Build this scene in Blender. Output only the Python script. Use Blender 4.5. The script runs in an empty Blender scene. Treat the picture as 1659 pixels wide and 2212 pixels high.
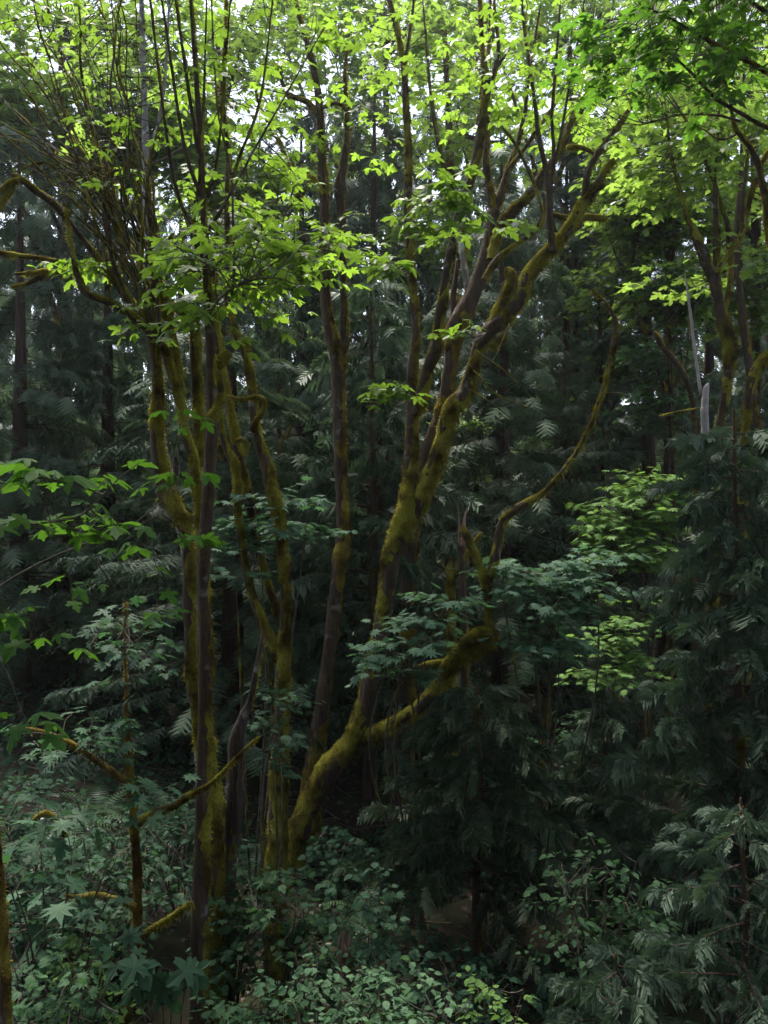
import bpy, math, random
import numpy as np
from mathutils import Matrix, Vector, Quaternion

# ------------------------------------------------------------------ camera, sky, sun, exposure
scene = bpy.context.scene
coll = scene.collection
VFOV = math.radians(63.0)
cam_data = bpy.data.cameras.new("camera")
cam_data.sensor_fit = 'VERTICAL'
cam_data.angle = VFOV
cam_data.clip_end = 600.0
cam = bpy.data.objects.new("camera", cam_data)
cam.location = (0, 0, 0)
cam.rotation_euler = (math.radians(90), 0, 0)
coll.objects.link(cam)
scene.camera = cam

SUN_EL, SUN_AZ = math.radians(66), math.radians(-24)      # azimuth from +Y, negative = to the viewer's left
world = bpy.data.worlds.new("World")
scene.world = world
world.use_nodes = True
wn = world.node_tree
sky = wn.nodes.new('ShaderNodeTexSky')
sky.sky_type = 'NISHITA'
sky.sun_disc = False
sky.sun_elevation = SUN_EL
sky.sun_rotation = SUN_AZ
sky.dust_density = 2.0
hsv = wn.nodes.new('ShaderNodeHueSaturation')
hsv.inputs['Saturation'].default_value = 0.62
wn.links.new(sky.outputs[0], hsv.inputs['Color'])
bg = wn.nodes['Background']
wn.links.new(hsv.outputs[0], bg.inputs['Color'])
bg.inputs['Strength'].default_value = 0.15

sun_data = bpy.data.lights.new("sun", 'SUN')
sun_data.energy = 4.5
sun_data.angle = math.radians(18.0)
sun_data.color = (1.0, 0.95, 0.84)
sun = bpy.data.objects.new("sun", sun_data)
sd = Vector((math.sin(SUN_AZ) * math.cos(SUN_EL), math.cos(SUN_AZ) * math.cos(SUN_EL), math.sin(SUN_EL)))
sun.rotation_euler = sd.to_track_quat('Z', 'Y').to_euler()
sun.location = sd * 80
coll.objects.link(sun)

scene.view_settings.view_transform = 'Standard'
scene.view_settings.look = 'None'
scene.view_settings.exposure = 1.38
scene.view_settings.gamma = 1.0
scene.cycles.max_bounces = 8
scene.cycles.diffuse_bounces = 4
scene.cycles.glossy_bounces = 2
scene.cycles.transmission_bounces = 6
scene.cycles.use_denoising = True
scene.cycles.adaptive_threshold = 0.03
scene.cycles.debug_use_spatial_splits = True

# ------------------------------------------------------------------ small tools
rng = np.random.RandomState(7)
random.seed(7)
F = 1106.0 / math.tan(VFOV / 2)


def P(u, v, d):
    """a point at distance d in front of the viewer, from where the photograph (1659 x 2212) shows it"""
    return np.array([(u - 829.5) / F * d, d, (1106.0 - v) / F * d])


def pix(p):
    return 829.5 + p[0] / p[1] * F, 1106.0 - p[2] / p[1] * F


def vnoise(p, seed=0):
    p = np.asarray(p, float)
    i = np.floor(p).astype(np.int64)
    f = p - i
    f = f * f * (3 - 2 * f)
    out = 0
    for dx in (0, 1):
        for dy in (0, 1):
            for dz in (0, 1):
                h = (i[..., 0] + dx) * 374761393 + (i[..., 1] + dy) * 668265263 + (i[..., 2] + dz) * 1274126177 + seed * 977
                h = (h ^ (h >> 13)) * 1103515245
                h = (h ^ (h >> 16)) & 0xFFFF
                w = (f[..., 0] if dx else 1 - f[..., 0]) * (f[..., 1] if dy else 1 - f[..., 1]) * (f[..., 2] if dz else 1 - f[..., 2])
                out = out + w * (h / 32767.5 - 1)
    return out


def unit(a):
    a = np.asarray(a, float)
    return a / max(np.linalg.norm(a), 1e-9)


def make_mesh(name, V, T, mat, rnd=None, smooth=True):
    V = np.ascontiguousarray(V, np.float32)
    T = np.ascontiguousarray(T, np.int32)
    me = bpy.data.meshes.new(name)
    me.vertices.add(len(V))
    me.vertices.foreach_set('co', V.ravel())
    me.loops.add(len(T) * 3)
    me.loops.foreach_set('vertex_index', T.ravel())
    me.polygons.add(len(T))
    me.polygons.foreach_set('loop_start', np.arange(0, len(T) * 3, 3, dtype=np.int32))
    me.polygons.foreach_set('use_smooth', np.full(len(T), smooth, dtype=bool))
    if rnd is not None:
        a = me.attributes.new('rnd', 'FLOAT', 'POINT')
        a.data.foreach_set('value', np.ascontiguousarray(rnd, np.float32))
    me.update(calc_edges=True)
    me.materials.append(mat)
    return me


def link(name, data, parent=None, kind=None):
    o = bpy.data.objects.new(name, data)
    coll.objects.link(o)
    if parent is not None:
        o.parent = parent
    if kind:
        o['kind'] = kind
    return o


def thing(name, label, cat, base, group=None):
    o = bpy.data.objects.new(name, None)
    o.empty_display_size = 0.2
    coll.objects.link(o)
    o.location = [float(x) for x in base]
    o['label'] = label
    o['category'] = cat
    if group:
        o['group'] = group
    return o


def base_of(o):
    while o.parent is not None:
        o = o.parent
    return np.array(o.location)


# ------------------------------------------------------------------ materials
def new_mat(name):
    m = bpy.data.materials.new(name)
    m.use_nodes = True
    nt = m.node_tree
    for n in list(nt.nodes):
        nt.nodes.remove(n)
    out = nt.nodes.new('ShaderNodeOutputMaterial')
    return m, nt, out


def rgb(c):
    return (c[0], c[1], c[2], 1.0)


def leaf_mat(name, ca, cb, ct, fac=0.42, rough=0.42, spec=0.4):
    m, nt, out = new_mat(name)
    at = nt.nodes.new('ShaderNodeAttribute'); at.attribute_name = 'rnd'
    oi = nt.nodes.new('ShaderNodeObjectInfo')
    add = nt.nodes.new('ShaderNodeMath'); add.operation = 'ADD'
    fr = nt.nodes.new('ShaderNodeMath'); fr.operation = 'FRACT'
    nt.links.new(at.outputs['Fac'], add.inputs[0]); nt.links.new(oi.outputs['Random'], add.inputs[1])
    nt.links.new(add.outputs[0], fr.inputs[0])
    ramp = nt.nodes.new('ShaderNodeMix'); ramp.data_type = 'RGBA'
    ramp.inputs[6].default_value = rgb(ca); ramp.inputs[7].default_value = rgb(cb)
    nt.links.new(fr.outputs[0], ramp.inputs[0])
    ramp2 = nt.nodes.new('ShaderNodeMix'); ramp2.data_type = 'RGBA'
    ramp2.inputs[6].default_value = rgb([x * 0.75 for x in ct]); ramp2.inputs[7].default_value = rgb([x * 1.2 for x in ct])
    nt.links.new(fr.outputs[0], ramp2.inputs[0])
    pb = nt.nodes.new('ShaderNodeBsdfPrincipled')
    pb.inputs['Roughness'].default_value = rough
    pb.inputs['Specular IOR Level'].default_value = spec
    nt.links.new(ramp.outputs[2], pb.inputs['Base Color'])
    tr = nt.nodes.new('ShaderNodeBsdfTranslucent')
    nt.links.new(ramp2.outputs[2], tr.inputs['Color'])
    mx = nt.nodes.new('ShaderNodeMixShader'); mx.inputs[0].default_value = fac
    nt.links.new(pb.outputs[0], mx.inputs[1]); nt.links.new(tr.outputs[0], mx.inputs[2])
    nt.links.new(mx.outputs[0], out.inputs[0])
    return m


def bark_mat(name, c1, c2, c3, scale=9.0, stretch=0.22, lichen=0.62, bump=0.9, stain=0.8):
    m, nt, out = new_mat(name)
    tc = nt.nodes.new('ShaderNodeTexCoord')
    mp = nt.nodes.new('ShaderNodeMapping'); mp.inputs['Scale'].default_value = (1, 1, stretch)
    nt.links.new(tc.outputs['Object'], mp.inputs[0])
    n1 = nt.nodes.new('ShaderNodeTexNoise'); n1.inputs['Scale'].default_value = scale; n1.inputs['Detail'].default_value = 6
    n1.inputs['Roughness'].default_value = 0.7
    nt.links.new(mp.outputs[0], n1.inputs['Vector'])
    n2 = nt.nodes.new('ShaderNodeTexNoise'); n2.inputs['Scale'].default_value = 5.0; n2.inputs['Detail'].default_value = 5
    nt.links.new(tc.outputs['Object'], n2.inputs['Vector'])
    r1 = nt.nodes.new('ShaderNodeValToRGB')
    r1.color_ramp.elements[0].position = 0.35; r1.color_ramp.elements[0].color = rgb(c1)
    r1.color_ramp.elements[1].position = 0.68; r1.color_ramp.elements[1].color = rgb(c2)
    nt.links.new(n1.outputs['Fac'], r1.inputs[0])
    r2 = nt.nodes.new('ShaderNodeValToRGB')
    r2.color_ramp.elements[0].position = lichen - 0.04; r2.color_ramp.elements[0].color = (0, 0, 0, 1)
    r2.color_ramp.elements[1].position = lichen + 0.05; r2.color_ramp.elements[1].color = (1, 1, 1, 1)
    nt.links.new(n2.outputs['Fac'], r2.inputs[0])
    mx = nt.nodes.new('ShaderNodeMix'); mx.data_type = 'RGBA'
    mx.inputs[7].default_value = rgb(c3)
    nt.links.new(r2.outputs[0], mx.inputs[0]); nt.links.new(r1.outputs[0], mx.inputs[6])
    n3 = nt.nodes.new('ShaderNodeTexNoise'); n3.inputs['Scale'].default_value = 7.0; n3.inputs['Detail'].default_value = 8; n3.inputs['Roughness'].default_value = 0.75
    nt.links.new(tc.outputs['Object'], n3.inputs['Vector'])
    r3 = nt.nodes.new('ShaderNodeValToRGB')
    r3.color_ramp.elements[0].position = 0.50; r3.color_ramp.elements[0].color = (0, 0, 0, 1)
    r3.color_ramp.elements[1].position = 0.64; r3.color_ramp.elements[1].color = (stain, stain, stain, 1)
    nt.links.new(n3.outputs['Fac'], r3.inputs[0])
    ms_ = nt.nodes.new('ShaderNodeMix'); ms_.data_type = 'RGBA'
    ms_.inputs[7].default_value = (0.085, 0.066, 0.018, 1)
    nt.links.new(r3.outputs[0], ms_.inputs[0]); nt.links.new(mx.outputs[2], ms_.inputs[6])
    pb = nt.nodes.new('ShaderNodeBsdfPrincipled'); pb.inputs['Roughness'].default_value = 0.9
    pb.inputs['Specular IOR Level'].default_value = 0.2
    nt.links.new(ms_.outputs[2], pb.inputs['Base Color'])
    bp = nt.nodes.new('ShaderNodeBump'); bp.inputs['Strength'].default_value = 1.0; bp.inputs['Distance'].default_value = 0.07 * bump
    nt.links.new(n1.outputs['Fac'], bp.inputs['Height']); nt.links.new(bp.outputs[0], pb.inputs['Normal'])
    nt.links.new(pb.outputs[0], out.inputs[0])
    return m


def moss_mat(name, c1, c2, c3):
    m, nt, out = new_mat(name)
    tc = nt.nodes.new('ShaderNodeTexCoord')
    n1 = nt.nodes.new('ShaderNodeTexNoise'); n1.inputs['Scale'].default_value = 3.5; n1.inputs['Detail'].default_value = 4
    nt.links.new(tc.outputs['Object'], n1.inputs['Vector'])
    n2 = nt.nodes.new('ShaderNodeTexNoise'); n2.inputs['Scale'].default_value = 55; n2.inputs['Detail'].default_value = 3
    nt.links.new(tc.outputs['Object'], n2.inputs['Vector'])
    r1 = nt.nodes.new('ShaderNodeValToRGB')
    e = r1.color_ramp.elements
    e[0].position = 0.36; e[0].color = rgb(c1)
    e[1].position = 0.66; e[1].color = rgb(c3)
    k = e.new(0.5); k.color = rgb(c2)
    nt.links.new(n1.outputs['Fac'], r1.inputs[0])
    mx = nt.nodes.new('ShaderNodeMix'); mx.data_type = 'RGBA'; mx.blend_type = 'MULTIPLY'; mx.inputs[0].default_value = 0.7
    r2 = nt.nodes.new('ShaderNodeValToRGB')
    r2.color_ramp.elements[0].position = 0.3; r2.color_ramp.elements[0].color = (0.35, 0.35, 0.35, 1)
    r2.color_ramp.elements[1].position = 0.7; r2.color_ramp.elements[1].color = (1.25, 1.25, 1.25, 1)
    nt.links.new(n2.outputs['Fac'], r2.inputs[0])
    nt.links.new(r1.outputs[0], mx.inputs[6]); nt.links.new(r2.outputs[0], mx.inputs[7])
    pb = nt.nodes.new('ShaderNodeBsdfPrincipled'); pb.inputs['Roughness'].default_value = 1.0
    pb.inputs['Specular IOR Level'].default_value = 0.05
    nt.links.new(mx.outputs[2], pb.inputs['Base Color'])
    tr = nt.nodes.new('ShaderNodeBsdfTranslucent'); nt.links.new(mx.outputs[2], tr.inputs['Color'])
    ms = nt.nodes.new('ShaderNodeMixShader'); ms.inputs[0].default_value = 0.42
    nt.links.new(pb.outputs[0], ms.inputs[1]); nt.links.new(tr.outputs[0], ms.inputs[2])
    bp = nt.nodes.new('ShaderNodeBump'); bp.inputs['Strength'].default_value = 0.8; bp.inputs['Distance'].default_value = 0.02
    nt.links.new(n2.outputs['Fac'], bp.inputs['Height']); nt.links.new(bp.outputs[0], pb.inputs['Normal'])
    nt.links.new(ms.outputs[0], out.inputs[0])
    return m


def plain_mat(name, c1, c2, scale=6.0, rough=0.9):
    m, nt, out = new_mat(name)
    tc = nt.nodes.new('ShaderNodeTexCoord')
    n1 = nt.nodes.new('ShaderNodeTexNoise'); n1.inputs['Scale'].default_value = scale; n1.inputs['Detail'].default_value = 5
    nt.links.new(tc.outputs['Object'], n1.inputs['Vector'])
    r1 = nt.nodes.new('ShaderNodeValToRGB')
    r1.color_ramp.elements[0].position = 0.35; r1.color_ramp.elements[0].color = rgb(c1)
    r1.color_ramp.elements[1].position = 0.66; r1.color_ramp.elements[1].color = rgb(c2)
    nt.links.new(n1.outputs['Fac'], r1.inputs[0])
    pb = nt.nodes.new('ShaderNodeBsdfPrincipled'); pb.inputs['Roughness'].default_value = rough
    pb.inputs['Specular IOR Level'].default_value = 0.2
    nt.links.new(r1.outputs[0], pb.inputs['Base Color'])
    bp = nt.nodes.new('ShaderNodeBump'); bp.inputs['Strength'].default_value = 0.5; bp.inputs['Distance'].default_value = 0.03
    nt.links.new(n1.outputs['Fac'], bp.inputs['Height']); nt.links.new(bp.outputs[0], pb.inputs['Normal'])
    nt.links.new(pb.outputs[0], out.inputs[0])
    return m


M = {}
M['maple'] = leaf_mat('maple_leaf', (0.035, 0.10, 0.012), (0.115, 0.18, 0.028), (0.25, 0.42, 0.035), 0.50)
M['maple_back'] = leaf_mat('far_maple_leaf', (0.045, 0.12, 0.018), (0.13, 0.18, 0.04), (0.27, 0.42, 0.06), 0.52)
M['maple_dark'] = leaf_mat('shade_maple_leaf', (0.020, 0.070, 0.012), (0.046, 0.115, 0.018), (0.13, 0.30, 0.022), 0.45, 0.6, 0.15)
M['vine'] = leaf_mat('vine_maple_leaf', (0.024, 0.066, 0.034), (0.050, 0.105, 0.056), (0.06, 0.15, 0.048), 0.34, 0.6, 0.2)
M['vine_lit'] = leaf_mat('lit_vine_maple_leaf', (0.05, 0.115, 0.068), (0.11, 0.195, 0.125), (0.12, 0.26, 0.10), 0.34, 0.6, 0.2)  # vine leaf lightened: light the occluded tiers lack is put into the colour
M['mint'] = leaf_mat('mint_shrub_leaf', (0.065, 0.140, 0.070), (0.135, 0.235, 0.125), (0.16, 0.31, 0.10), 0.36, 0.6, 0.2)
M['bleached'] = bark_mat('bleached_wood', (0.34, 0.30, 0.32), (0.56, 0.51, 0.54), (0.62, 0.58, 0.60), stretch=0.06, scale=14, lichen=0.66, stain=0.15)
M['shrub'] = leaf_mat('shrub_leaf', (0.026, 0.070, 0.032), (0.060, 0.125, 0.050), (0.08, 0.18, 0.05), 0.34, 0.6, 0.2)
M['lime'] = leaf_mat('lime_shrub_leaf', (0.09, 0.18, 0.045), (0.15, 0.26, 0.07), (0.20, 0.36, 0.06), 0.4, 0.6, 0.15)
M['carpet'] = leaf_mat('ground_cover_leaf', (0.015, 0.042, 0.024), (0.036, 0.080, 0.046), (0.06, 0.14, 0.05), 0.3, 0.7, 0.1)
M['cedar_shaded'] = leaf_mat('shaded_cedar_spray', (0.016, 0.034, 0.020), (0.058, 0.082, 0.046), (0.045, 0.085, 0.035), 0.25, 0.6, 0.22)  # copy of the cedar spray with shade put into its colour
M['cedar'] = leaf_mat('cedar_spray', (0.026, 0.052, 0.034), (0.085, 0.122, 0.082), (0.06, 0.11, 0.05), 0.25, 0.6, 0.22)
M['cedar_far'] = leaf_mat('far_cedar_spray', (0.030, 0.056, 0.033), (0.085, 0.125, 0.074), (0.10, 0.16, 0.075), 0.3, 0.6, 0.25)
M['fern'] = leaf_mat('fern_frond', (0.04, 0.085, 0.04), (0.08, 0.13, 0.06), (0.09, 0.17, 0.05), 0.3)
M['bark'] = bark_mat('maple_bark', (0.026, 0.016, 0.012), (0.10, 0.066, 0.052), (0.17, 0.155, 0.15), lichen=0.66)
M['bark_pale'] = bark_mat('pale_bark', (0.16, 0.14, 0.15), (0.36, 0.33, 0.35), (0.50, 0.48, 0.49), lichen=0.6, scale=6, stain=0.3)
M['bark_red'] = bark_mat('cedar_bark', (0.035, 0.022, 0.019), (0.12, 0.078, 0.068), (0.14, 0.11, 0.10), stretch=0.06, scale=14, lichen=0.75)
M['twig'] = plain_mat('twig_bark', (0.040, 0.030, 0.024), (0.12, 0.10, 0.08), 12)
M['deadwood'] = bark_mat('dead_wood', (0.032, 0.022, 0.020), (0.12, 0.088, 0.085), (0.24, 0.20, 0.20), stretch=0.05, scale=16, lichen=0.62)
M['splinter'] = bark_mat('torn_wood', (0.22, 0.12, 0.10), (0.42, 0.27, 0.25), (0.5, 0.36, 0.34), stretch=0.08, scale=12, lichen=0.7, stain=0.2)
M['moss'] = moss_mat('moss', (0.085, 0.060, 0.017), (0.25, 0.215, 0.036), (0.42, 0.39, 0.064))
M['moss_brown'] = moss_mat('brown_moss', (0.078, 0.050, 0.019), (0.225, 0.160, 0.038), (0.38, 0.31, 0.058))
M['soil'] = plain_mat('forest_floor', (0.014, 0.010, 0.007), (0.026, 0.032, 0.012), 2.2)
M['litter'] = leaf_mat('dead_leaf', (0.025, 0.016, 0.011), (0.072, 0.042, 0.027), (0.07, 0.04, 0.02), 0.15)


# ------------------------------------------------------------------ tubes: trunks, limbs, moss
def smooth_path(pts, ds):
    pts = np.asarray(pts, float)
    n = len(pts)
    ext = np.vstack([2 * pts[0] - pts[1], pts, 2 * pts[-1] - pts[-2]])
    out = []
    for i in range(n - 1):
        p0, p1, p2, p3 = ext[i], ext[i + 1], ext[i + 2], ext[i + 3]
        L = np.linalg.norm((p2 - p1)[:3])
        k = max(1, int(L / ds))
        t = (np.arange(k) / k)[:, None]
        out.append(0.5 * ((2 * p1) + (-p0 + p2) * t + (2 * p0 - 5 * p1 + 4 * p2 - p3) * t ** 2 + (-p0 + 3 * p1 - 3 * p2 + p3) * t ** 3))
    out.append(pts[-1:])
    q = np.vstack(out)
    q[:, 3] = np.maximum(q[:, 3], 0.002)
    return q


def tube_grid(path, seg):
    c = path[:, :3]
    t = np.gradient(c, axis=0)
    t /= np.maximum(np.linalg.norm(t, axis=1), 1e-9)[:, None]
    ref = np.array([1.0, 0.2, 0.0])
    a = np.zeros_like(c)
    for i in range(len(c)):
        ref = ref - t[i] * ref.dot(t[i])
        if np.linalg.norm(ref) < 1e-4:
            ref = np.cross(t[i], [0.3, 1, 0.2])
        ref = ref / np.linalg.norm(ref)
        a[i] = ref
    b = np.cross(t, a)
    ang = np.linspace(0, 2 * np.pi, seg, endpoint=False)
    nrm = a[:, None, :] * np.cos(ang)[None, :, None] + b[:, None, :] * np.sin(ang)[None, :, None]
    return c, nrm


def grid_tris(n, seg):
    i = np.arange(n - 1)[:, None] * seg
    j = np.arange(seg)[None, :]
    k = (j + 1) % seg
    q = np.stack([i + j, i + k, i + seg + k, i + seg + j], -1).reshape(-1, 4)
    return np.vstack([q[:, [0, 1, 2]], q[:, [0, 2, 3]]])


SEED = [0]


def stem(name, parent, pts, mat='bark', moss=None, moss_mat_key='moss', thick=0.035, rough=0.10, seg=None, fuzz=1.0, ds=None, mside=0.5):
    """one trunk, limb or branch (world points x, y, z, radius), with its moss as a sub-part"""
    SEED[0] += 1
    s = SEED[0]
    base = base_of(parent)
    rmax = max(p[3] for p in pts)
    if ds is None:
        ds = min(max(rmax * 0.45, 0.03 if rmax > 0.03 else 0.055), 0.055 if moss else 0.12)
    if seg is None:
        seg = (28 if moss else 18) if rmax > 0.12 else ((18 if moss else 12) if rmax > 0.05 else (8 if rmax > 0.02 else 5))
    path = smooth_path(pts, ds)
    if moss:
        path[:, 3] *= 0.80
    c, nrm = tube_grid(path, seg)
    r = path[:, 3][:, None]
    q = c[:, None, :] + nrm * r[..., None]
    fr = 1.0 / max(rmax * 1.6, 0.05)
    disp = 1 + rough * (vnoise(q * fr, s) + 0.6 * vnoise(q * fr * 2.7, s + 1))
    V = c[:, None, :] + nrm * (r * disp)[..., None]
    n = len(c)
    T = grid_tris(n, seg)
    verts = np.vstack([V.reshape(-1, 3), c[:1], c[-1:] + (c[-1:] - c[-2:-1]) * 0.2])
    j = np.arange(seg); k = (j + 1) % seg
    cap0 = np.stack([np.full(seg, n * seg), k, j], -1)
    cap1 = np.stack([np.full(seg, n * seg + 1), (n - 1) * seg + j, (n - 1) * seg + k], -1)
    o = link(name, make_mesh(name, verts - base, np.vstack([T, cap0, cap1]), M[mat]), parent)
    if moss:
        qs = q * np.array([1, 1, 0.42])
        lump = np.clip(vnoise(qs * 2.6, s + 5), -1, 1)
        t = (moss * 2 - 0.86) + 0.85 * lump + 0.7 * vnoise(qs * 7.0, s + 6) + 0.35 * vnoise(q * 15, s + 9) + 0.40 * nrm[..., 2] + mside * nrm[..., 0] + 0.25 * nrm[..., 1]
        th = np.minimum(thick * 1.1, 0.007 + r * 0.27)
        tt = np.clip(t, -0.8, 1.3)
        tt = np.where(tt > 0, tt ** 0.7, tt)
        rad = r * disp + th * (tt * (0.75 + 0.55 * vnoise(q * 9, s + 7) + 0.25 * vnoise(q * 22, s + 8)))
        MV = c[:, None, :] + nrm * rad[..., None]
        keep = (tt > -0.25)
        T4 = T
        kf = keep.reshape(-1)[T4].any(axis=1)
        T4 = T4[kf]
        if len(T4):
            used = np.unique(T4)
            mp = np.full(n * seg, -1); mp[used] = np.arange(len(used))
            BV = MV.reshape(-1, 3)[used]; BT = mp[T4]
            # fuzz blades
            good = np.argwhere((tt > 0.12)[:-1])
            if len(good):
                cell = (np.linalg.norm(c[1:] - c[:-1], axis=1).mean()) * (2 * np.pi * path[:, 3].mean() / seg)
                nb = int(len(good) * cell * 1900 * fuzz)
                nb = min(nb, 9000)
                g = good[rng.randint(0, len(good), nb)]
                i0, j0 = g[:, 0], g[:, 1]
                fx, fy = rng.rand(nb, 1), rng.rand(nb, 1)
                j1 = (j0 + 1) % seg
                pos = (MV[i0, j0] * (1 - fx) + MV[i0, j1] * fx) * (1 - fy) + (MV[i0 + 1, j0] * (1 - fx) + MV[i0 + 1, j1] * fx) * fy
                nn = nrm[i0, j0]
                dr = nn + rng.normal(0, 0.45, (nb, 3)) + np.array([0, 0, -0.25])
                dr /= np.linalg.norm(dr, axis=1)[:, None]
                hang = np.where(nn[:, 2:] < -0.35, 1.7, 1.0)
                ln = (0.014 + 0.040 * rng.rand(nb, 1) ** 1.8) * hang * min(1.0, 0.4 + rmax * 6)
                sd_ = np.cross(dr, rng.normal(0, 1, (nb, 3)))
                sd_ /= np.maximum(np.linalg.norm(sd_, axis=1), 1e-6)[:, None]
                w = 0.0055 + 0.004 * rng.rand(nb, 1)
                p0 = pos - nn * 0.004 - sd_ * w; p1 = pos - nn * 0.004 + sd_ * w
                p2 = pos + dr * ln + np.array([0, 0, -0.25]) * ln * hang
                FV = np.stack([p0, p1, p2], 1).reshape(-1, 3)
                FT = np.arange(nb * 3).reshape(-1, 3) + len(BV)
                BV = np.vstack([BV, FV]); BT = np.vstack([BT, FT])
            link('moss', make_mesh('moss', BV - base, BT, M[moss_mat_key]), o, 'stuff')
    PATHS[o.name] = path
    return o


PATHS = {}


def px(pts, d=None, scale=1.0):
    """[(u, v, width_px[, depth])] -> world points with radius; depth may vary along the list"""
    out = []
    for p in pts:
        dd = p[3] if len(p) > 3 else d
        out.append([*P(p[0], p[1], dd), p[2] * scale * 0.5 / F * dd])
    return out


# ------------------------------------------------------------------ leaf shapes
def leaf_shape(outline, droop=0.25, fold=0.12):
    """outline: right half, from the stalk to the tip"""
    o = np.array(outline, float)
    left = o[1:-1][::-1] * np.array([-1, 1])
    ring = np.vstack([o, left])
    V = np.vstack([[0.0, 0.30, 0], np.c_[ring, np.zeros(len(ring))]])
    r2 = V[:, 0] ** 2 + (V[:, 1] - 0.25) ** 2
    V[:, 2] = -droop * r2 + fold * np.abs(V[:, 0])
    n = len(ring)
    T = np.stack([np.zeros(n, int), 1 + np.arange(n), 1 + (np.arange(n) + 1) % n], -1)
    return V, T


SH = {}
SH['maple'] = leaf_shape([(0, 0), (0.10, -0.10), (0.30, -0.16), (0.33, -0.04), (0.20, 0.06), (0.44, 0.14), (0.62, 0.30), (0.50, 0.33), (0.50, 0.44), (0.36, 0.38), (0.16, 0.34),
                          (0.22, 0.56), (0.31, 0.66), (0.17, 0.72), (0.12, 0.86), (0, 1.0)], 0.30, 0.12)
SH['maple2'] = leaf_shape([(0, 0), (0.14, -0.14), (0.36, -0.10), (0.22, 0.08), (0.50, 0.20), (0.64, 0.40), (0.48, 0.42), (0.18, 0.36), (0.26, 0.62), (0.20, 0.76), (0, 1.0)], 0.45, -0.10)
SH['maple3'] = leaf_shape([(0, 0), (0.12, -0.12), (0.28, -0.12), (0.18, 0.07), (0.40, 0.16), (0.52, 0.34), (0.40, 0.36), (0.15, 0.35), (0.20, 0.60), (0.24, 0.70), (0.12, 0.80), (0, 1.0)], 0.7, -0.30)
SH['maple_low'] = leaf_shape([(0, 0), (0.32, -0.12), (0.2, 0.08), (0.6, 0.32), (0.2, 0.36), (0.26, 0.7), (0, 1.0)], 0.3, 0.1)
SH['vine'] = leaf_shape([(0, 0), (0.26, -0.14), (0.20, 0.06), (0.56, 0.02), (0.30, 0.22), (0.66, 0.42), (0.27, 0.42), (0.44, 0.76), (0.14, 0.60), (0, 1.0)], 0.25, 0.08)
SH['oval'] = leaf_shape([(0, 0), (0.22, 0.12), (0.33, 0.38), (0.26, 0.66), (0.10, 0.88), (0, 1.0)], 0.3, 0.2)
SH['toothed'] = leaf_shape([(0, 0), (0.26, 0.0), (0.24, 0.16), (0.42, 0.24), (0.32, 0.42), (0.38, 0.56), (0.20, 0.66), (0.17, 0.84), (0, 1.0)], 0.35, 0.15)


def cedar_shape(pairs, teeth, droop=0.35, seed=1, wide=0.42, w=0.028, curl=0.55):
    r = np.random.RandomState(seed)
    V, T = [], []

    def tri(a, b, c):
        k = len(V); V.extend([a, b, c]); T.append((k, k + 1, k + 2))
    tri((-0.012, 0, 0), (0.012, 0, 0), (0, 1, 0))
    for i in range(pairs):
        for s in (-1, 1):
            y0 = 0.06 + 0.86 * (i + (0.5 if s > 0 else 0.0)) / pairs
            L = wide * (math.sin(min(1.0, 0.25 + 1.05 * (1 - y0)) * math.pi / 2)) * (0.8 + 0.35 * r.rand()) * (0.45 + 0.55 * min(1, (y0 + 0.1) * 2.2))
            a = math.radians(52 - 14 * y0 + r.uniform(-7, 7))
            dx, dy = s * math.sin(a), math.cos(a)
            nx, ny = -dy * s, dx * s          # forward normal of the branchlet
            tri((0 - nx * w, y0 - ny * w, 0), (0 + nx * w, y0 + ny * w, 0), (dx * L, y0 + dy * L, 0))
            for k in range(teeth):
                f = (k + 0.6) / (teeth + 0.4)
                bx, by = dx * L * f, y0 + dy * L * f
                tl = L * 0.42 * (1.05 - f) + 0.03
                for sg in (-1, 1):
                    ax, ay = dx * 0.62 + sg * nx * 0.78, dy * 0.62 + sg * ny * 0.78
                    tri((bx - dx * 0.022, by - dy * 0.022, 0), (bx + dx * 0.030, by + dy * 0.030, 0), (bx + ax * tl, by + ay * tl, 0))
    V = np.array(V, float); T = np.array(T)
    V[:, 2] = -droop * V[:, 1] ** 2 - curl * V[:, 0] ** 2
    V[:, 2] += 0.03 * vnoise(V * 5, seed)
    return V, T


SH['cedar_near'] = cedar_shape(8, 0, 0.55, 1, 0.42, 0.048, 1.1)
SH['cedar_near2'] = cedar_shape(7, 0, 0.80, 2, 0.50, 0.052, 1.4)
SH['cedar_mid'] = cedar_shape(5, 0, 0.45, 3, 0.42, 0.055)
SH['cedar_far'] = cedar_shape(4, 0, 0.6, 4, 0.34, 0.06)


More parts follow.
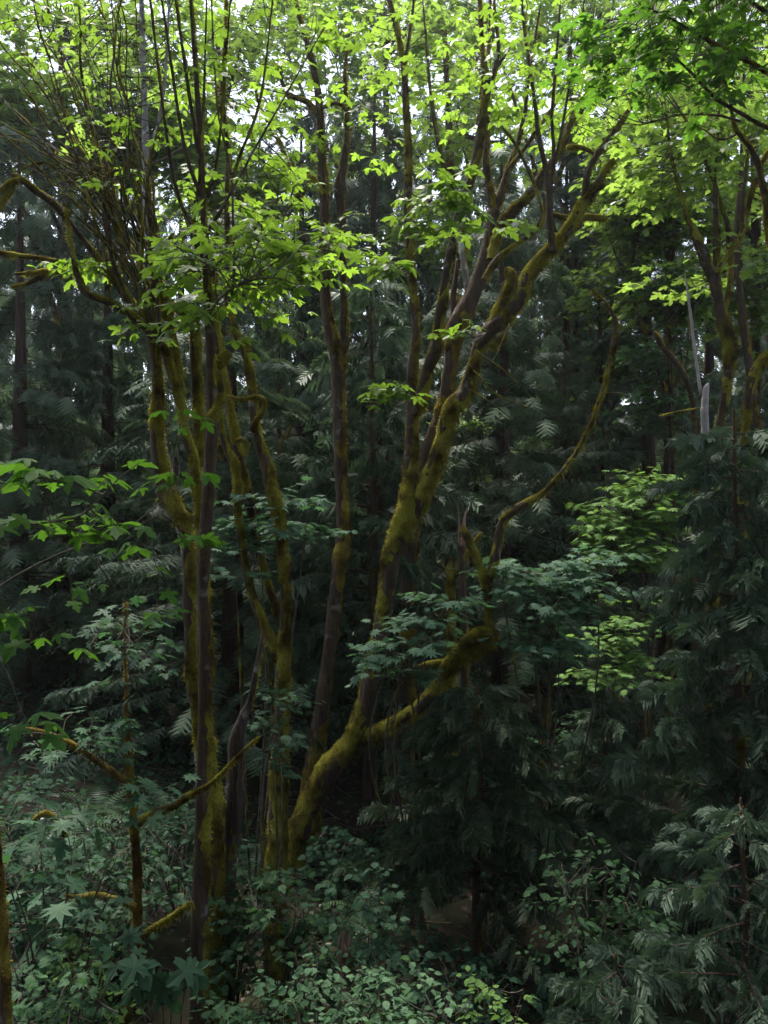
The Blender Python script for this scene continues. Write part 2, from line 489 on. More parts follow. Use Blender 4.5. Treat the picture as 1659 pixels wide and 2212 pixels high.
def comb_shape(n, seed, long=0.42, short=0.20, w=0.034):
    """a flat cedar spray: midrib with branchlets, the lower row (+x) longer and hanging"""
    r = np.random.RandomState(seed)
    V, T = [], []

    def tri(a, b, c):
        k = len(V); V.extend([a, b, c]); T.append((k, k + 1, k + 2))
    tri((-0.014, 0, 0), (0.014, 0, 0), (0, 1.0, 0))
    for i in range(n):
        for s_, L0 in ((1, long), (-1, short)):
            y0 = 0.05 + 0.88 * (i + (0.45 if s_ > 0 else 0)) / n
            L = L0 * (0.35 + 0.65 * math.sin(math.pi * min(1, 0.22 + 0.80 * y0))) * r.uniform(0.75, 1.2)
            a = math.radians(r.uniform(38, 58))
            dx, dy = s_ * math.sin(a), math.cos(a)
            px_, py_ = -dy * s_, dx * s_
            m = (dx * L * 0.45, y0 + dy * L * 0.45)
            e = (dx * L, y0 + dy * L + 0.04)
            zz = r.uniform(-0.05, 0.05)
            k = len(V)
            V.extend([(-px_ * w * 0.5, y0 - py_ * w * 0.5, 0), (px_ * w * 0.5, y0 + py_ * w * 0.5, 0), (m[0] + px_ * w, m[1] + py_ * w, zz), (m[0] - px_ * w, m[1] - py_ * w, zz), (e[0], e[1], zz * 2)])
            T.extend([(k, k + 1, k + 2), (k, k + 2, k + 3), (k + 3, k + 2, k + 4)])
    V = np.array(V, float)
    V[:, 0] += 0.28 * V[:, 1] ** 2
    V[:, 2] += 0.25 * V[:, 0] * np.abs(V[:, 0]) * 0.6
    return V, np.array(T)


SH['cedar_comb'] = comb_shape(7, 11, 0.46, 0.28, 0.046)
SH['cedar_comb2'] = comb_shape(6, 12, 0.54, 0.32, 0.052)
SH['cedar_comb3'] = comb_shape(8, 13, 0.42, 0.34, 0.042)


def fern_shape(n=17):
    V, T = [], []
    for i in range(n):
        y = 0.08 + 0.9 * i / n
        L = 0.17 * math.sin(math.pi * min(1, (0.25 + y * 0.75))) ** 0.8 + 0.02
        w = 0.020
        for s in (-1, 1):
            k = len(V)
            V += [(0, y - w, 0), (0, y + w, 0), (s * L, y + 0.035, -0.02)]
            T.append((k, k + 1, k + 2))
    k = len(V)
    V += [(-0.008, 0, 0), (0.008, 0, 0), (0, 1, 0)]; T.append((k, k + 1, k + 2))
    V = np.array(V, float)
    V[:, 2] += 0.55 * V[:, 1] - 0.75 * V[:, 1] ** 2
    return V, np.array(T)


SH['fern'] = fern_shape()


def frames(tip, nrm):
    y = tip / np.maximum(np.linalg.norm(tip, axis=1), 1e-9)[:, None]
    x = np.cross(y, nrm); x /= np.maximum(np.linalg.norm(x, axis=1), 1e-9)[:, None]
    z = np.cross(x, y)
    return np.stack([x, y, z], -1)          # columns


def scatter(shape, pos, tip, nrm, size):
    V, T = SH[shape]
    R = frames(tip, nrm)
    W = np.einsum('nij,kj->nki', R, V) * size[:, None, None] + pos[:, None, :]
    n, k = len(pos), len(V)
    TT = (T[None] + (np.arange(n) * k)[:, None, None]).reshape(-1, 3)
    rnd = np.repeat(rng.rand(n), k)
    return W.reshape(-1, 3), TT, rnd


PIECE_MESH = {}


def piece_mesh(shape, mat):
    if (shape, mat) not in PIECE_MESH:
        V, T = SH[shape]
        PIECE_MESH[(shape, mat)] = make_mesh('leaf_' + shape, V, T, M[mat], smooth=False)
    return PIECE_MESH[(shape, mat)]


UP = np.array([0, 0, 1.0])


class Foliage:
    """collects the twigs and leaves of one plant, then builds them: the largest leaves one by one, the others joined"""

    def __init__(s, root, shapes, mat, piece='leaf', mass='foliage', twig_mat='twig'):
        s.root, s.shapes, s.mat, s.piece, s.mass, s.twig_mat = root, shapes, mat, piece, mass, twig_mat
        s.seg, s.lv = [], []
        s.coarse = False

    def line(s, pts, r0, r1):
        n = len(pts) - 1
        for i in range(n):
            s.seg.append((pts[i], pts[i + 1], r0 + (r1 - r0) * i / n, r0 + (r1 - r0) * (i + 1) / n))

    def curve(s, a, b, r0, r1, sag=0.0, n=4, wob=0.06):
        a = np.asarray(a, float); b = np.asarray(b, float)
        L = np.linalg.norm(b - a)
        pts = []
        off = rng.normal(0, wob * L, 3)
        for i in range(n + 1):
            t = i / n
            w = math.sin(math.pi * t)
            pts.append(a + (b - a) * t + off * w + np.array([0, 0, -sag * L * w]))
        s.line(pts, r0, r1)
        return pts

    def leaf(s, pos, tip, nrm, size):
        s.lv.append((pos, tip, nrm, size))

    def spray(s, o, d, L, size, pairs=4, flat=1.0, droop=0.25, r=0.006, tilt=0.35, pet=0.55):
        d = unit(d)
        side = np.cross(d, UP)
        if np.linalg.norm(side) < 0.2:
            side = np.array([1.0, 0, 0])
        side = unit(side)
        pts = []
        for i in range(5):
            t = i / 4
            pts.append(o + d * L * t + UP * (-droop * L * t * t) + rng.normal(0, 0.02 * L, 3))
        s.line(pts[::2] if s.coarse else pts, r, r * 0.4)
        for i in range(pairs + 1):
            t = (i + 0.5) / (pairs + 0.5)
            f = t * 4
            k = min(3, int(f))
            p = pts[k] + (pts[k + 1] - pts[k]) * (f - k)
            dirs = [(1,), (-1,)] if i < pairs else [(0,)]
            for (sg,) in dirs:
                if rng.rand() < 0.12:
                    continue
                pd = unit(side * sg * rng.uniform(0.6, 1.1) + d * rng.uniform(0.25, 0.8) + UP * rng.uniform(-0.15, 0.45) / flat)
                sz = size * rng.uniform(0.6, 1.15)
                q = p + pd * sz * pet * rng.uniform(0.6, 1.3)
                s.seg.append((p, q, r * 0.35, r * 0.25))
                nrm = UP + rng.normal(0, tilt, 3)
                tip = pd * np.array([1, 1, 0.3]) + UP * rng.uniform(-0.55, 0.0) + rng.normal(0, 0.15, 3)
                s.leaf(q, tip, nrm, sz)

    def fill(s, anchors, center, rad, n, L, size, pairs=4, branch_r=0.012, **kw):
        """n sprays inside an ellipsoid, each carried by a thin branch from the nearest anchor"""
        anchors = np.asarray(anchors, float)[:, :3]
        center = np.asarray(center, float)
        rad = np.asarray(rad, float)
        for _ in range(n):
            v = rng.normal(0, 1, 3); v /= np.linalg.norm(v)
            q = center + v * rad * rng.rand() ** 0.45
            dist = np.linalg.norm(anchors - q, axis=1)
            a = anchors[np.argmin(dist + rng.rand(len(dist)) * 0.6)]
            L0 = np.linalg.norm(q - a)
            if L0 > 0.15:
                s.curve(a, q, min(branch_r, 0.004 + 0.006 * L0), 0.004, sag=rng.uniform(-0.08, 0.10), n=3 if s.coarse else 4)
            d = (q - a) * np.array([1, 1, 0.3]) / max(L0, 0.2) + rng.normal(0, 0.5, 3) * np.array([1, 1, 0.3]) + UP * rng.uniform(-0.1, 0.2)
            s.spray(q, d, L * rng.uniform(0.7, 1.25), size, pairs, **kw)

    def build(s, n_single=0, twig_name='twigs'):
        root, base = s.root, base_of(s.root)
        if s.seg:
            A = np.array([x[0] for x in s.seg]); B = np.array([x[1] for x in s.seg])
            ra = np.array([x[2] for x in s.seg])[:, None]; rb = np.array([x[3] for x in s.seg])[:, None]
            t = B - A; t /= np.maximum(np.linalg.norm(t, axis=1), 1e-9)[:, None]
            x = np.cross(t, np.array([0.31, 0.77, 0.56])); x /= np.maximum(np.linalg.norm(x, axis=1), 1e-9)[:, None]
            y = np.cross(t, x)
            thin = (ra[:, 0] < 0.0048)
            vs = []
            for C, r_ in ((A, ra), (B, rb)):
                for a in (0, 2.094, 4.189):
                    vs.append((C + (x * math.cos(a) + y * math.sin(a)) * r_)[~thin])
            V = np.stack(vs, 1).reshape(-1, 3)
            f = np.array([(0, 1, 4), (0, 4, 3), (1, 2, 5), (1, 5, 4), (2, 0, 3), (2, 3, 5)])
            T = (f[None] + (np.arange((~thin).sum()) * 6)[:, None, None]).reshape(-1, 3)
            if thin.any():
                w_ = np.cross(t, np.array([0.05, 1.0, 0.3])); w_ /= np.maximum(np.linalg.norm(w_, axis=1), 1e-9)[:, None]
                V2 = np.stack([(A - w_ * ra)[thin], (A + w_ * ra)[thin], (B + w_ * rb)[thin], (B - w_ * rb)[thin]], 1).reshape(-1, 3)
                T2 = (np.array([(0, 1, 2), (0, 2, 3)])[None] + (np.arange(thin.sum()) * 4)[:, None, None]).reshape(-1, 3) + len(V)
                V = np.vstack([V, V2]); T = np.vstack([T, T2])
            link(twig_name, make_mesh(twig_name, V - base, T, M[s.twig_mat]), root, 'stuff')
        if not s.lv:
            return
        pos = np.array([l[0] for l in s.lv]); tip = np.array([l[1] for l in s.lv])
        nrm = np.array([l[2] for l in s.lv]); size = np.array([l[3] for l in s.lv])
        shp = rng.randint(0, len(s.shapes), len(pos))
        single = np.zeros(len(pos), bool)
        if n_single:
            u = 829.5 + pos[:, 0] / np.maximum(pos[:, 1], 0.1) * F
            v = 1106 - pos[:, 2] / np.maximum(pos[:, 1], 0.1) * F
            ok = (u > 5) & (u < 1654) & (v > 5) & (v < 2207) & (pos[:, 1] > 1)
            score = np.where(ok, size / np.maximum(pos[:, 1], 0.5) ** 1.5 * (0.8 + 0.4 * rng.rand(len(pos))), -1)
            idx = np.argsort(-score)[:n_single]
            idx = idx[score[idx] > 0]
            single[idx] = True
            R = frames(tip, nrm)
            for i in idx:
                o = bpy.data.objects.new(s.piece, piece_mesh(s.shapes[shp[i]], s.mat))
                o.parent = root
                o.rotation_mode = 'QUATERNION'
                o.rotation_quaternion = Matrix(R[i].tolist()).to_quaternion()
                o.location = (pos[i] - base).tolist()
                z = float(size[i]); o.scale = (z, z, z)
                coll.objects.link(o)
        Vs, Ts, Rs, off = [], [], [], 0
        for k, sh in enumerate(s.shapes):
            sel = (~single) & (shp == k)
            if sel.any():
                V, T, R_ = scatter(sh, pos[sel], tip[sel], nrm[sel], size[sel])
                Vs.append(V); Ts.append(T + off); Rs.append(R_); off += len(V)
        if Vs:
            link(s.mass, make_mesh(s.mass, np.vstack(Vs) - base, np.vstack(Ts), M[s.mat], np.concatenate(Rs), smooth=False), root, 'stuff')


# ------------------------------------------------------------------ the ground
def ground_z(x, y):
    x = np.asarray(x, float); y = np.asarray(y, float)
    z = np.interp(y, [-60, -8, -1.5, 1.0, 5.4, 8.0, 12.5, 18, 30, 60, 140], [34, 3.0, -1.6, -1.7, -5.4, -5.75, -5.05, -4.4, -3.0, 3.0, 16.0])
    p = np.stack([x * 0.22, y * 0.22, np.zeros_like(x)], -1)
    z = z + 0.35 * vnoise(p, 3) + 0.12 * vnoise(p * 3.1, 4)
    z = z + 0.05 * np.clip(-x - 1, 0, 12) * (y > 5) + 0.03 * np.clip(x - 3, 0, 12) * (y > 5)
    return z


def gz(x, y):
    return float(ground_z(np.array([x]), np.array([y]))[0])


def build_ground():
    xs = np.concatenate([np.linspace(-140, -22, 24), np.linspace(-20, 20, 110), np.linspace(22, 140, 24)])
    ys = np.concatenate([np.linspace(-60, -3, 20), np.linspace(-2, 30, 130), np.linspace(31, 140, 40)])
    X, Y = np.meshgrid(xs, ys)
    Z = ground_z(X, Y)
    V = np.stack([X, Y, Z], -1).reshape(-1, 3)
    w, h = len(xs), len(ys)
    i = (np.arange(h - 1)[:, None] * w + np.arange(w - 1)[None, :]).reshape(-1)
    T = np.vstack([np.stack([i, i + 1, i + w + 1], -1), np.stack([i, i + w + 1, i + w], -1)])
    link('ground', make_mesh('ground', V, T, M['soil']), None, 'structure')


build_ground()


# ------------------------------------------------------------------ cedars
def cedar_branches(fol, base, H, z0, L0, n_branch, per, size, shape_power=0.75, rs=None, az_range=None, droop=0.5, hang=0.7, zmax=None, low=1.0):
    """sweeping branches hung with flat sprays; base = foot of the trunk"""
    for i in range(n_branch):
        zz = z0 + ((zmax or H * 0.985) - z0) * ((i + rng.rand()) / n_branch) ** low
        L = (L0 * max(0.0, 1 - zz / H) ** shape_power + 0.35) * rng.uniform(0.65, 1.15)
        az = rng.uniform(*(az_range or (0, 2 * math.pi)))
        out = np.array([math.cos(az), math.sin(az), 0])
        side = np.array([-out[1], out[0], 0])
        o = base + UP * zz
        dr = droop * rng.uniform(0.6, 1.3)
        pts = []
        for k in range(8):
            t = k / 7
            pts.append(o + out * L * t + UP * (L * (0.12 * t - dr * t * t * 1.0 + dr * 0.45 * t ** 4)) + side * 0.05 * L * math.sin(3 * t + i))
        fol.line(pts, 0.010 + 0.008 * L, 0.004)
        m = max(3, int(per * L / L0 * 1.25))
        for k in range(m):
            t = 0.18 + 0.82 * (k + rng.rand()) / m
            f = min(6.999, t * 7); j = int(f)
            p = pts[j] + (pts[j + 1] - pts[j]) * (f - j)
            sg = 1 if k % 2 else -1
            d = out * rng.uniform(0.3, 1.0) + side * sg * rng.uniform(0.2, 1.0) * (1.15 - t) + UP * (-hang * rng.uniform(0.4, 1.4)) + rng.normal(0, 0.12, 3)
            nrm = UP * 1.0 + out * rng.uniform(0.2, 0.9) * hang + rng.normal(0, 0.22, 3)
            fol.leaf(p + rng.normal(0, 0.05, 3), d, nrm, size * rng.uniform(0.6, 1.25))


def comb_branches(fol, base, H, z0, L0, n_branch, per, size, power=0.75, zmax=None, droop=0.36):
    for i in range(n_branch):
        zz = z0 + ((zmax or H * 0.985) - z0) * (i + rng.rand()) / n_branch
        L = (L0 * max(0.0, 1 - zz / H) ** power + 0.30) * rng.uniform(0.6, 1.15)
        az = i * 2.399 + rng.uniform(-0.5, 0.5)
        out = np.array([math.cos(az), math.sin(az), 0]); side = np.array([-out[1], out[0], 0])
        o = base + UP * zz
        dr = droop * rng.uniform(0.5, 1.4)
        pts = [o + out * L * t + UP * (L * (0.16 * t - dr * t * t + dr * 0.4 * t ** 4)) + side * 0.05 * L * math.sin(3 * t + i) for t in np.linspace(0, 1, 8)]
        fol.line(pts, 0.008 + 0.008 * L, 0.003)
        m = max(4, int(per * L / L0))
        for k in range(m):
            t = 0.12 + 0.88 * (k + rng.rand()) / m
            f = min(6.999, t * 7); j = int(f)
            p = pts[j] + (pts[j + 1] - pts[j]) * (f - j)
            sg = 1 if k % 2 else -1
            y = unit(out * rng.uniform(0.35, 1.0) + side * sg * rng.uniform(0.3, 1.0) * (1.25 - t) + UP * rng.uniform(-0.40, 0.08))
            xd = unit(-UP * rng.uniform(0.35, 1.0) + side * sg * rng.uniform(-0.2, 0.9) + out * rng.uniform(-0.1, 0.5))
            n_ = np.cross(xd, y)
            fol.leaf(p, y, n_, size * rng.uniform(0.55, 1.3))


CEDAR_GROUP = 'cedars standing in the dim wood behind the maples'
cedar_variants = []
for k in range(4):
    # each variant is built around the world origin, then moved to its place
    root = thing('cedar_tree', 'cedar', 'tree', (0, 0, 0), CEDAR_GROUP)
    H = 34 + 3 * k
    tp = [[0, 0, -1.5, 0.60], [0.05, 0, 1, 0.42], [0, 0.05, H * 0.3, 0.33], [0.08, 0, H * 0.6, 0.20], [0, 0, H, 0.02]]
    stem('trunk', root, tp, 'bark_red', None, seg=12, ds=0.35, rough=0.06)
    fol = Foliage(root, ['cedar_far', 'cedar_mid'], 'cedar_far', 'spray', 'crown', 'bark_red')
    cedar_branches(fol, np.array([0, 0, 0.0]), H, 2.2, 6.2, 132 + 6 * k, 42, 1.05, droop=0.55, hang=0.8, low=1.15)
    for q in range(14):       # bare dead branches low on the trunk
        az = rng.uniform(0, 6.28); L = rng.uniform(0.8, 2.0); z = rng.uniform(1.5, 8)
        fol.curve(np.array([0, 0, z]), np.array([math.cos(az) * L, math.sin(az) * L, z - rng.uniform(0, 0.7)]), 0.018, 0.004, 0.1)
    fol.build()
    cedar_variants.append(root)


def copy_tree(root, loc, rz, sc, label, group=None):
    r = root.copy(); coll.objects.link(r)
    place(r, loc, rz, sc, label, group)
    for ch in root.children:
        c = ch.copy(); coll.objects.link(c); c.parent = r
        for g in ch.children:
            e = g.copy(); coll.objects.link(e); e.parent = c
    return r


def place(r, loc, rz, sc, label, group=None):
    r.location = [float(a) for a in loc]; r.rotation_euler = (0, 0, rz); r.scale = (sc, sc, sc)
    r['label'] = label
    if group:
        r['group'] = group


cedar_spots = [  # u of the trunk, depth, scale, label
    (40, 18.5, 0.6, 'cedar with reddish trunk at the far edge behind the big-leaved branch'),
    (235, 20.5, 0.62, 'dark cedar with a thick trunk behind the small mossy tree'),
    (500, 15.8, 0.55, 'cedar with a broad fluted trunk behind the split grey snag'),
    (650, 22.5, 0.62, 'dark cedar between the crooked mossy stem and the two-topped maple'),
    (810, 21.0, 0.62, 'cedar with a slim pinkish trunk seen past the two-topped maple'),
    (1082, 17.0, 0.62, 'cedar with a straight dark trunk behind the hooked mossy branch'),
    (1225, 23.0, 0.62, 'grey-green cedar with drooping boughs beyond the tip of the hooked branch'),
    (1400, 20.5, 0.52, 'drooping cedar beside the bleached pole snag'),
    (1530, 25.0, 0.6, 'tall cedar behind the bleached pole snag'),
    (-120, 23.0, 0.7, 'cedar just outside the left edge, its boughs reaching in'),
    (130, 29.0, 0.65, 'pale far cedar between the reddish-trunked cedar and the thick dark one'),
    (390, 27.0, 0.6, 'far cedar behind the fan of bare shoots'),
    (560, 33.0, 0.7, 'far hazy cedar behind the crooked mossy stem'),
    (735, 31.0, 0.62, 'far cedar straight behind the two-topped maple'),
    (930, 29.0, 0.62, 'pale far cedar behind the fork of the great leaning maple'),
    (1010, 38.0, 0.75, 'farthest pale cedar high in the gap of the great leaning maple'),
    (1150, 33.0, 0.72, 'far cedar behind the upper limbs of the red-barked maple'),
    (1320, 31.0, 0.7, 'far cedar past the mossy stub of the great leaning maple'),
    (1660, 30.0, 0.7, 'far cedar at the right edge behind the fan-topped maple'),
    (1790, 21.0, 0.7, 'cedar just outside the right edge, its boughs reaching in'),
    (300, 40.0, 0.75, 'farthest cedar behind the pale-barked alder'),
    (60, 46.0, 0.75, 'distant cedar on the far slope left of the thick dark cedar'),
    (480, 44.0, 0.75, 'distant cedar on the far slope behind the split snag'),
    (690, 46.0, 0.75, 'distant cedar on the far slope past the two-topped maple'),
    (870, 45.0, 0.75, 'distant cedar on the far slope behind the fork'),
    (1090, 47.0, 0.75, 'distant cedar on the far slope behind the straight dark cedar trunk'),
    (1270, 45.0, 0.75, 'distant cedar on the far slope above the hooked branch tip'),
    (1440, 46.0, 0.75, 'distant cedar on the far slope left of the pole snag'),
    (180, 34.0, 0.75, 'grey far cedar between the pale alder and the left edge'),
    (1180, 27.0, 0.75, 'grey far cedar left of the hooked branch tip'),
    (1600, 37.0, 0.75, 'grey far cedar behind the lichen-flecked trunk'),
    (-20, 36.0, 0.75, 'farthest cedar at the left edge'),
]
top_level = [230, 260, 420, 200, 120, 280, 240, 360, 200, 150, 150, 250, 240, 130, 180, 60, 200, 220, 260, 260, 160, 260, 280, 260, 260, 280, 260, 300, 230, 330, 330, 120]     # where each top ends in the picture
for i, (u, d, sc, lab) in enumerate(cedar_spots):
    x = (u - 829.5) / F * d
    z = gz(x, d)
    H = (1106 - top_level[i]) / F * d - z
    src = cedar_variants[i % 4]
    rz = (i * 2.399) % 6.283
    t = src if i < 4 else copy_tree(src, (x, d, z), rz, 1, lab)
    place(t, (x, d, z), rz, 1, lab)
    t.scale = (0.58, 0.58, H / (34 + 3 * (i % 4)))

# ------------------------------------------------------------------ near cedars, sprays one by one
def near_cedar(name_label, u, d, H, L0, n_branch, per, size, n_single, z0=0.3, moss=0.25, zmax=None, trunk_r=0.14, az=None, droop=0.36, mat='cedar'):
    trunk_r = min(trunk_r, 0.015 * H + 0.012)
    x = (u - 829.5) / F * d
    base = np.array([x, d, gz(x, d)])
    root = thing('cedar_tree', name_label, 'tree', base, 'young cedars growing close by')
    stem('trunk', root, [[*(base + UP * -0.5), trunk_r * 1.3], [*(base + UP * 1.0), trunk_r], [*(base + np.array([0.05, 0, H * 0.5])), trunk_r * 0.6], [*(base + UP * H), 0.012]], 'bark_red', moss, 'moss_brown', rough=0.08)
    fol = Foliage(root, ['cedar_comb', 'cedar_comb2', 'cedar_comb3'], mat, 'spray', 'crown', 'bark_red')
    comb_branches(fol, base, H, z0, L0, n_branch, per, size, zmax=zmax, droop=droop)
    fol.build(n_single)
    return root


near_cedar('large cedar with grey-green drooping sprays below the fan-topped maple', 1585, 9.8, 6.7, 1.75, 104, 62, 0.295, 300, z0=0.4, zmax=6.5)
near_cedar('low dark cedar under the hooked mossy branch', 1030, 10.3, 3.3, 1.75, 60, 56, 0.26, 260, z0=0.7, mat='cedar_shaded')
near_cedar('young cedar in the lower right corner in front of the large one', 1600, 6.9, 3.2, 1.1, 50, 54, 0.175, 240, z0=0.2)
near_cedar('shaded cedar filling the gap behind the leaning base', 800, 14.8, 9.5, 2.2, 76, 44, 0.41, 160, z0=0.8)
near_cedar('small cedar at the bottom edge below the oval-leaved shrub', 1330, 7.0, 1.9, 1.0, 36, 44, 0.185, 160, z0=0.1)
near_cedar('cedar sapling on the slope above the oval-leaved shrub', 1300, 11.8, 2.6, 1.2, 40, 54, 0.23, 140, z0=0.2)


# ------------------------------------------------------------------ maples
def ground_under(u, d):
    x = (u - 829.5) / F * d
    return np.array([x, d, gz(x, d)])


def path_of(o):
    return PATHS[o.name]


def maple(label, u, d, name='maple_tree', cat='tree', group='mossy maples'):
    return thing(name, label, cat, ground_under(u, d), group)


def foot(u, d, w, below=0.5):
    """the buried foot of a trunk: (x, y, z, r)"""
    b = ground_under(u, d)
    return [b[0], b[1], b[2] - below, w * 0.5 / F * d]


# --- 1 the straight grey trunk that stands closest
t1 = maple('straight tall maple with dark grey trunk rising from the bottom edge', 425, 8.0)
trunkB = stem('trunk', t1, [foot(424, 8.0, 66)] + px([(427, 2230, 49), (430, 2000, 43), (437, 1800, 38), (441, 1600, 37), (445, 1400, 35), (440, 1300, 34), (441, 1200, 33), (451, 1050, 33),
              (458, 900, 31), (456, 800, 28), (453, 700, 25), (446, 600, 19), (441, 500, 17), (437, 400, 16), (433, 300, 15), (426, 200, 13), (419, 100, 11), (412, 0, 9), (405, -160, 6), (398, -420, 3)], 8.0),
              'bark', 0.26, 'moss', thick=0.03, rough=0.10)
stem('stub', t1, px([(452, 905, 22), (466, 890, 22), (474, 865, 20), (480, 850, 16)], 7.85), 'bark', 0.7, rough=0.15)
stem('limb', t1, px([(452, 770, 24), (470, 790, 28), (480, 775, 24), (490, 762, 20), (492, 757, 8)], 8.1), 'bark', 0.85, rough=0.2)
bl = []
bl.append(stem('branch', t1, px([(446, 520, 10), (452, 495, 9), (478, 452, 8), (506, 402, 7), (530, 360, 6), (545, 330, 6), (580, 270, 5), (640, 165, 4), (700, 60, 3)], 7.9), 'twig', 0.3, thick=0.012))
bl.append(stem('branch', t1, px([(500, 640, 8), (506, 560, 7), (503, 470, 7), (500, 386, 7), (485, 310, 5), (470, 240, 4), (462, 120, 4), (455, -30, 3)], 7.9), 'twig', 0.3, thick=0.012))
bl.append(stem('branch', t1, px([(500, 388, 8), (520, 330, 8), (548, 262, 7), (566, 190, 6), (580, 80, 5), (592, -40, 3)], 7.9), 'twig', 0.3, thick=0.012))
bl.append(stem('branch', t1, px([(445, 690, 8, 7.9), (480, 640, 7, 7.6), (530, 610, 6, 7.3), (590, 600, 5, 7.1), (640, 615, 3, 7.0)], 7.9), 'twig', 0.3, thick=0.012))
bl.append(stem('branch', t1, px([(440, 620, 8, 8), (480, 560, 7, 8), (540, 520, 6, 8), (620, 500, 5, 8.2), (700, 510, 3, 8.4)], 7.9), 'twig', 0.3, thick=0.012))
bl.append(stem('branch', t1, px([(440, 560, 8, 8), (420, 500, 7, 7.8), (395, 450, 6, 7.6), (370, 400, 4, 7.5)], 7.9), 'twig', 0.3, thick=0.012))
for k, (a, b, c_, w) in enumerate([((432, 420), (395, 300), (345, -30), 12), ((428, 330), (405, 180), (375, -30), 12), ((436, 470), (470, 330), (500, -30), 8), ((430, 400), (440, 200), (447, -30), 9),
                                   ((420, 500), (372, 370), (320, -30), 11), ((438, 560), (400, 470), (352, 300), 9)]):
    bl.append(stem('branch', t1, px([(a[0], a[1], w), (b[0], b[1], w * 0.75), (c_[0], c_[1], w * 0.45)], 8.0 + 0.15 * (k % 3 - 1)), 'bark', 0.2, thick=0.012))
f1 = Foliage(t1, ['maple', 'maple2', 'maple3'], 'maple')
for b_ in bl:
    pass
anch = np.vstack([path_of(b_) for b_ in bl])
f1.fill(anch, P(520, 590, 7.7), (0.62, 0.7, 0.36), 40, 0.28, 0.165, 2, flat=2, tilt=0.28)
f1.fill(anch, P(640, 545, 7.9), (0.55, 0.6, 0.22), 24, 0.28, 0.165, 2, flat=2, tilt=0.28)
f1.fill(anch, P(400, 560, 8.0), (0.40, 0.5, 0.36), 14, 0.26, 0.15, 2)
f1.fill(anch, P(560, 150, 8.2), (0.8, 0.7, 0.8), 14, 0.3, 0.15, 2)
f1.fill(anch, P(560, 420, 8.2), (0.5, 0.5, 0.4), 12, 0.28, 0.15, 2)
f1.fill(anch, P(470, 680, 7.6), (0.4, 0.3, 0.15), 7, 0.26, 0.18, 2)
f1.fill(anch, P(480, -330, 8.4), (1.6, 1.4, 1.0), 36, 0.4, 0.20, 3)
f1.build(230)

# --- 2 the twisted, heavily mossed stem
t2 = maple('twisted maple wrapped in golden moss, bulging elbow half way up, behind the straight trunk', 455, 8.7)
stem('trunk', t2, [foot(456, 8.7, 66)] + px([(460, 2230, 60), (463, 2100, 56), (463, 1900, 50), (455, 1700, 44), (432, 1560, 40), (418, 1480, 36), (411, 1400, 32), (409, 1320, 33), (408, 1230, 34), (404, 1170, 36),
              (393, 1125, 40), (370, 1090, 44), (352, 1050, 38), (343, 1000, 34), (337, 950, 32), (338, 900, 31), (340, 850, 31), (336, 780, 29), (326, 700, 27), (328, 600, 25), (330, 520, 22), (322, 450, 16), (318, 380, 8)], 8.7),
     'bark', 0.64, 'moss', thick=0.05, rough=0.16)
la = stem('limb', t2, px([(330, 700, 18, 8.7), (270, 640, 18, 8.6), (240, 600, 17, 8.5), (200, 545, 16, 8.4), (150, 480, 16, 8.3), (115, 440, 18, 8.2), (80, 415, 18, 8.2), (45, 388, 15, 8.1), (25, 378, 10, 8.1)]), 'bark', 0.55, thick=0.035, rough=0.15)
lb = stem('limb', t2, px([(45, 388, 12, 8.1), (20, 395, 12, 8.0), (5, 410, 11, 8.0), (-40, 430, 8, 8.0)]), 'bark', 0.8)
lb2 = stem('limb', t2, px([(30, 395, 10, 8.1), (22, 415, 11, 8.0), (8, 430, 10, 8.0), (0, 450, 8, 8.0), (-20, 470, 5, 8.0)]), 'bark', 0.8)
stem('limb', t2, px([(262, 600, 8, 9), (220, 586, 14, 9), (160, 590, 14, 9), (90, 588, 13, 9.1), (60, 590, 9, 9.2), (30, 592, 5, 9.2)]), 'bark', 0.8)
stem('limb', t2, px([(190, 572, 8, 9.2), (130, 566, 11, 9.2), (60, 555, 12, 9.2), (0, 548, 12, 9.2), (-60, 545, 10, 9.2)]), 'bark', 0.75)
stem('limb', t2, px([(95, 590, 9, 9.1), (75, 605, 9, 9.1), (60, 612, 8, 9.1), (25, 620, 5, 9.1)]), 'bark', 0.85)
stem('stub', t2, px([(250, 610, 14, 8.8), (240, 575, 15, 8.8), (232, 545, 14, 8.8), (230, 542, 5, 8.8)]), 'bark', 0.95)

# --- 3 the slim companion that carries the fan of shoots
t3 = maple('slim mossy maple forking low into a wide fan of bare shoots', 436, 8.4)
stem('trunk', t3, [foot(438, 8.45, 30)] + px([(440, 2100, 26), (440, 1700, 26), (438, 1400, 26), (434, 1200, 24), (431, 1100, 24), (425, 1035, 24), (415, 986, 24), (399, 937, 23), (392, 881, 22), (370, 806, 22), (349, 735, 22)], 8.45), 'bark', 0.55)
l3a = stem('limb', t3, px([(352, 745, 20, 8.4), (330, 718, 18, 8.4), (307, 702, 18, 8.3), (281, 680, 20, 8.2), (230, 652, 19, 8.1), (200, 640, 19, 8.0), (180, 625, 20, 8.0), (171, 605, 18, 8.0), (163, 585, 14, 8.0), (156, 545, 11, 8.0), (149, 510, 11, 8.0), (146, 480, 8, 8.0), (140, 440, 4, 8.0)]), 'bark', 0.5)
l3b = stem('limb', t3, px([(346, 738, 20), (325, 724, 17), (307, 700, 15), (281, 647, 14), (258, 604, 13), (242, 559, 12), (234, 500, 11), (225, 434, 10), (229, 395, 9), (243, 372, 8), (262, 366, 6)], 8.3), 'bark', 0.4)
l3c = stem('limb', t3, px([(350, 738, 16), (342, 673, 15), (330, 624, 13), (340, 591, 12), (346, 549, 10), (363, 519, 8), (375, 505, 5)], 8.4), 'bark', 0.4)
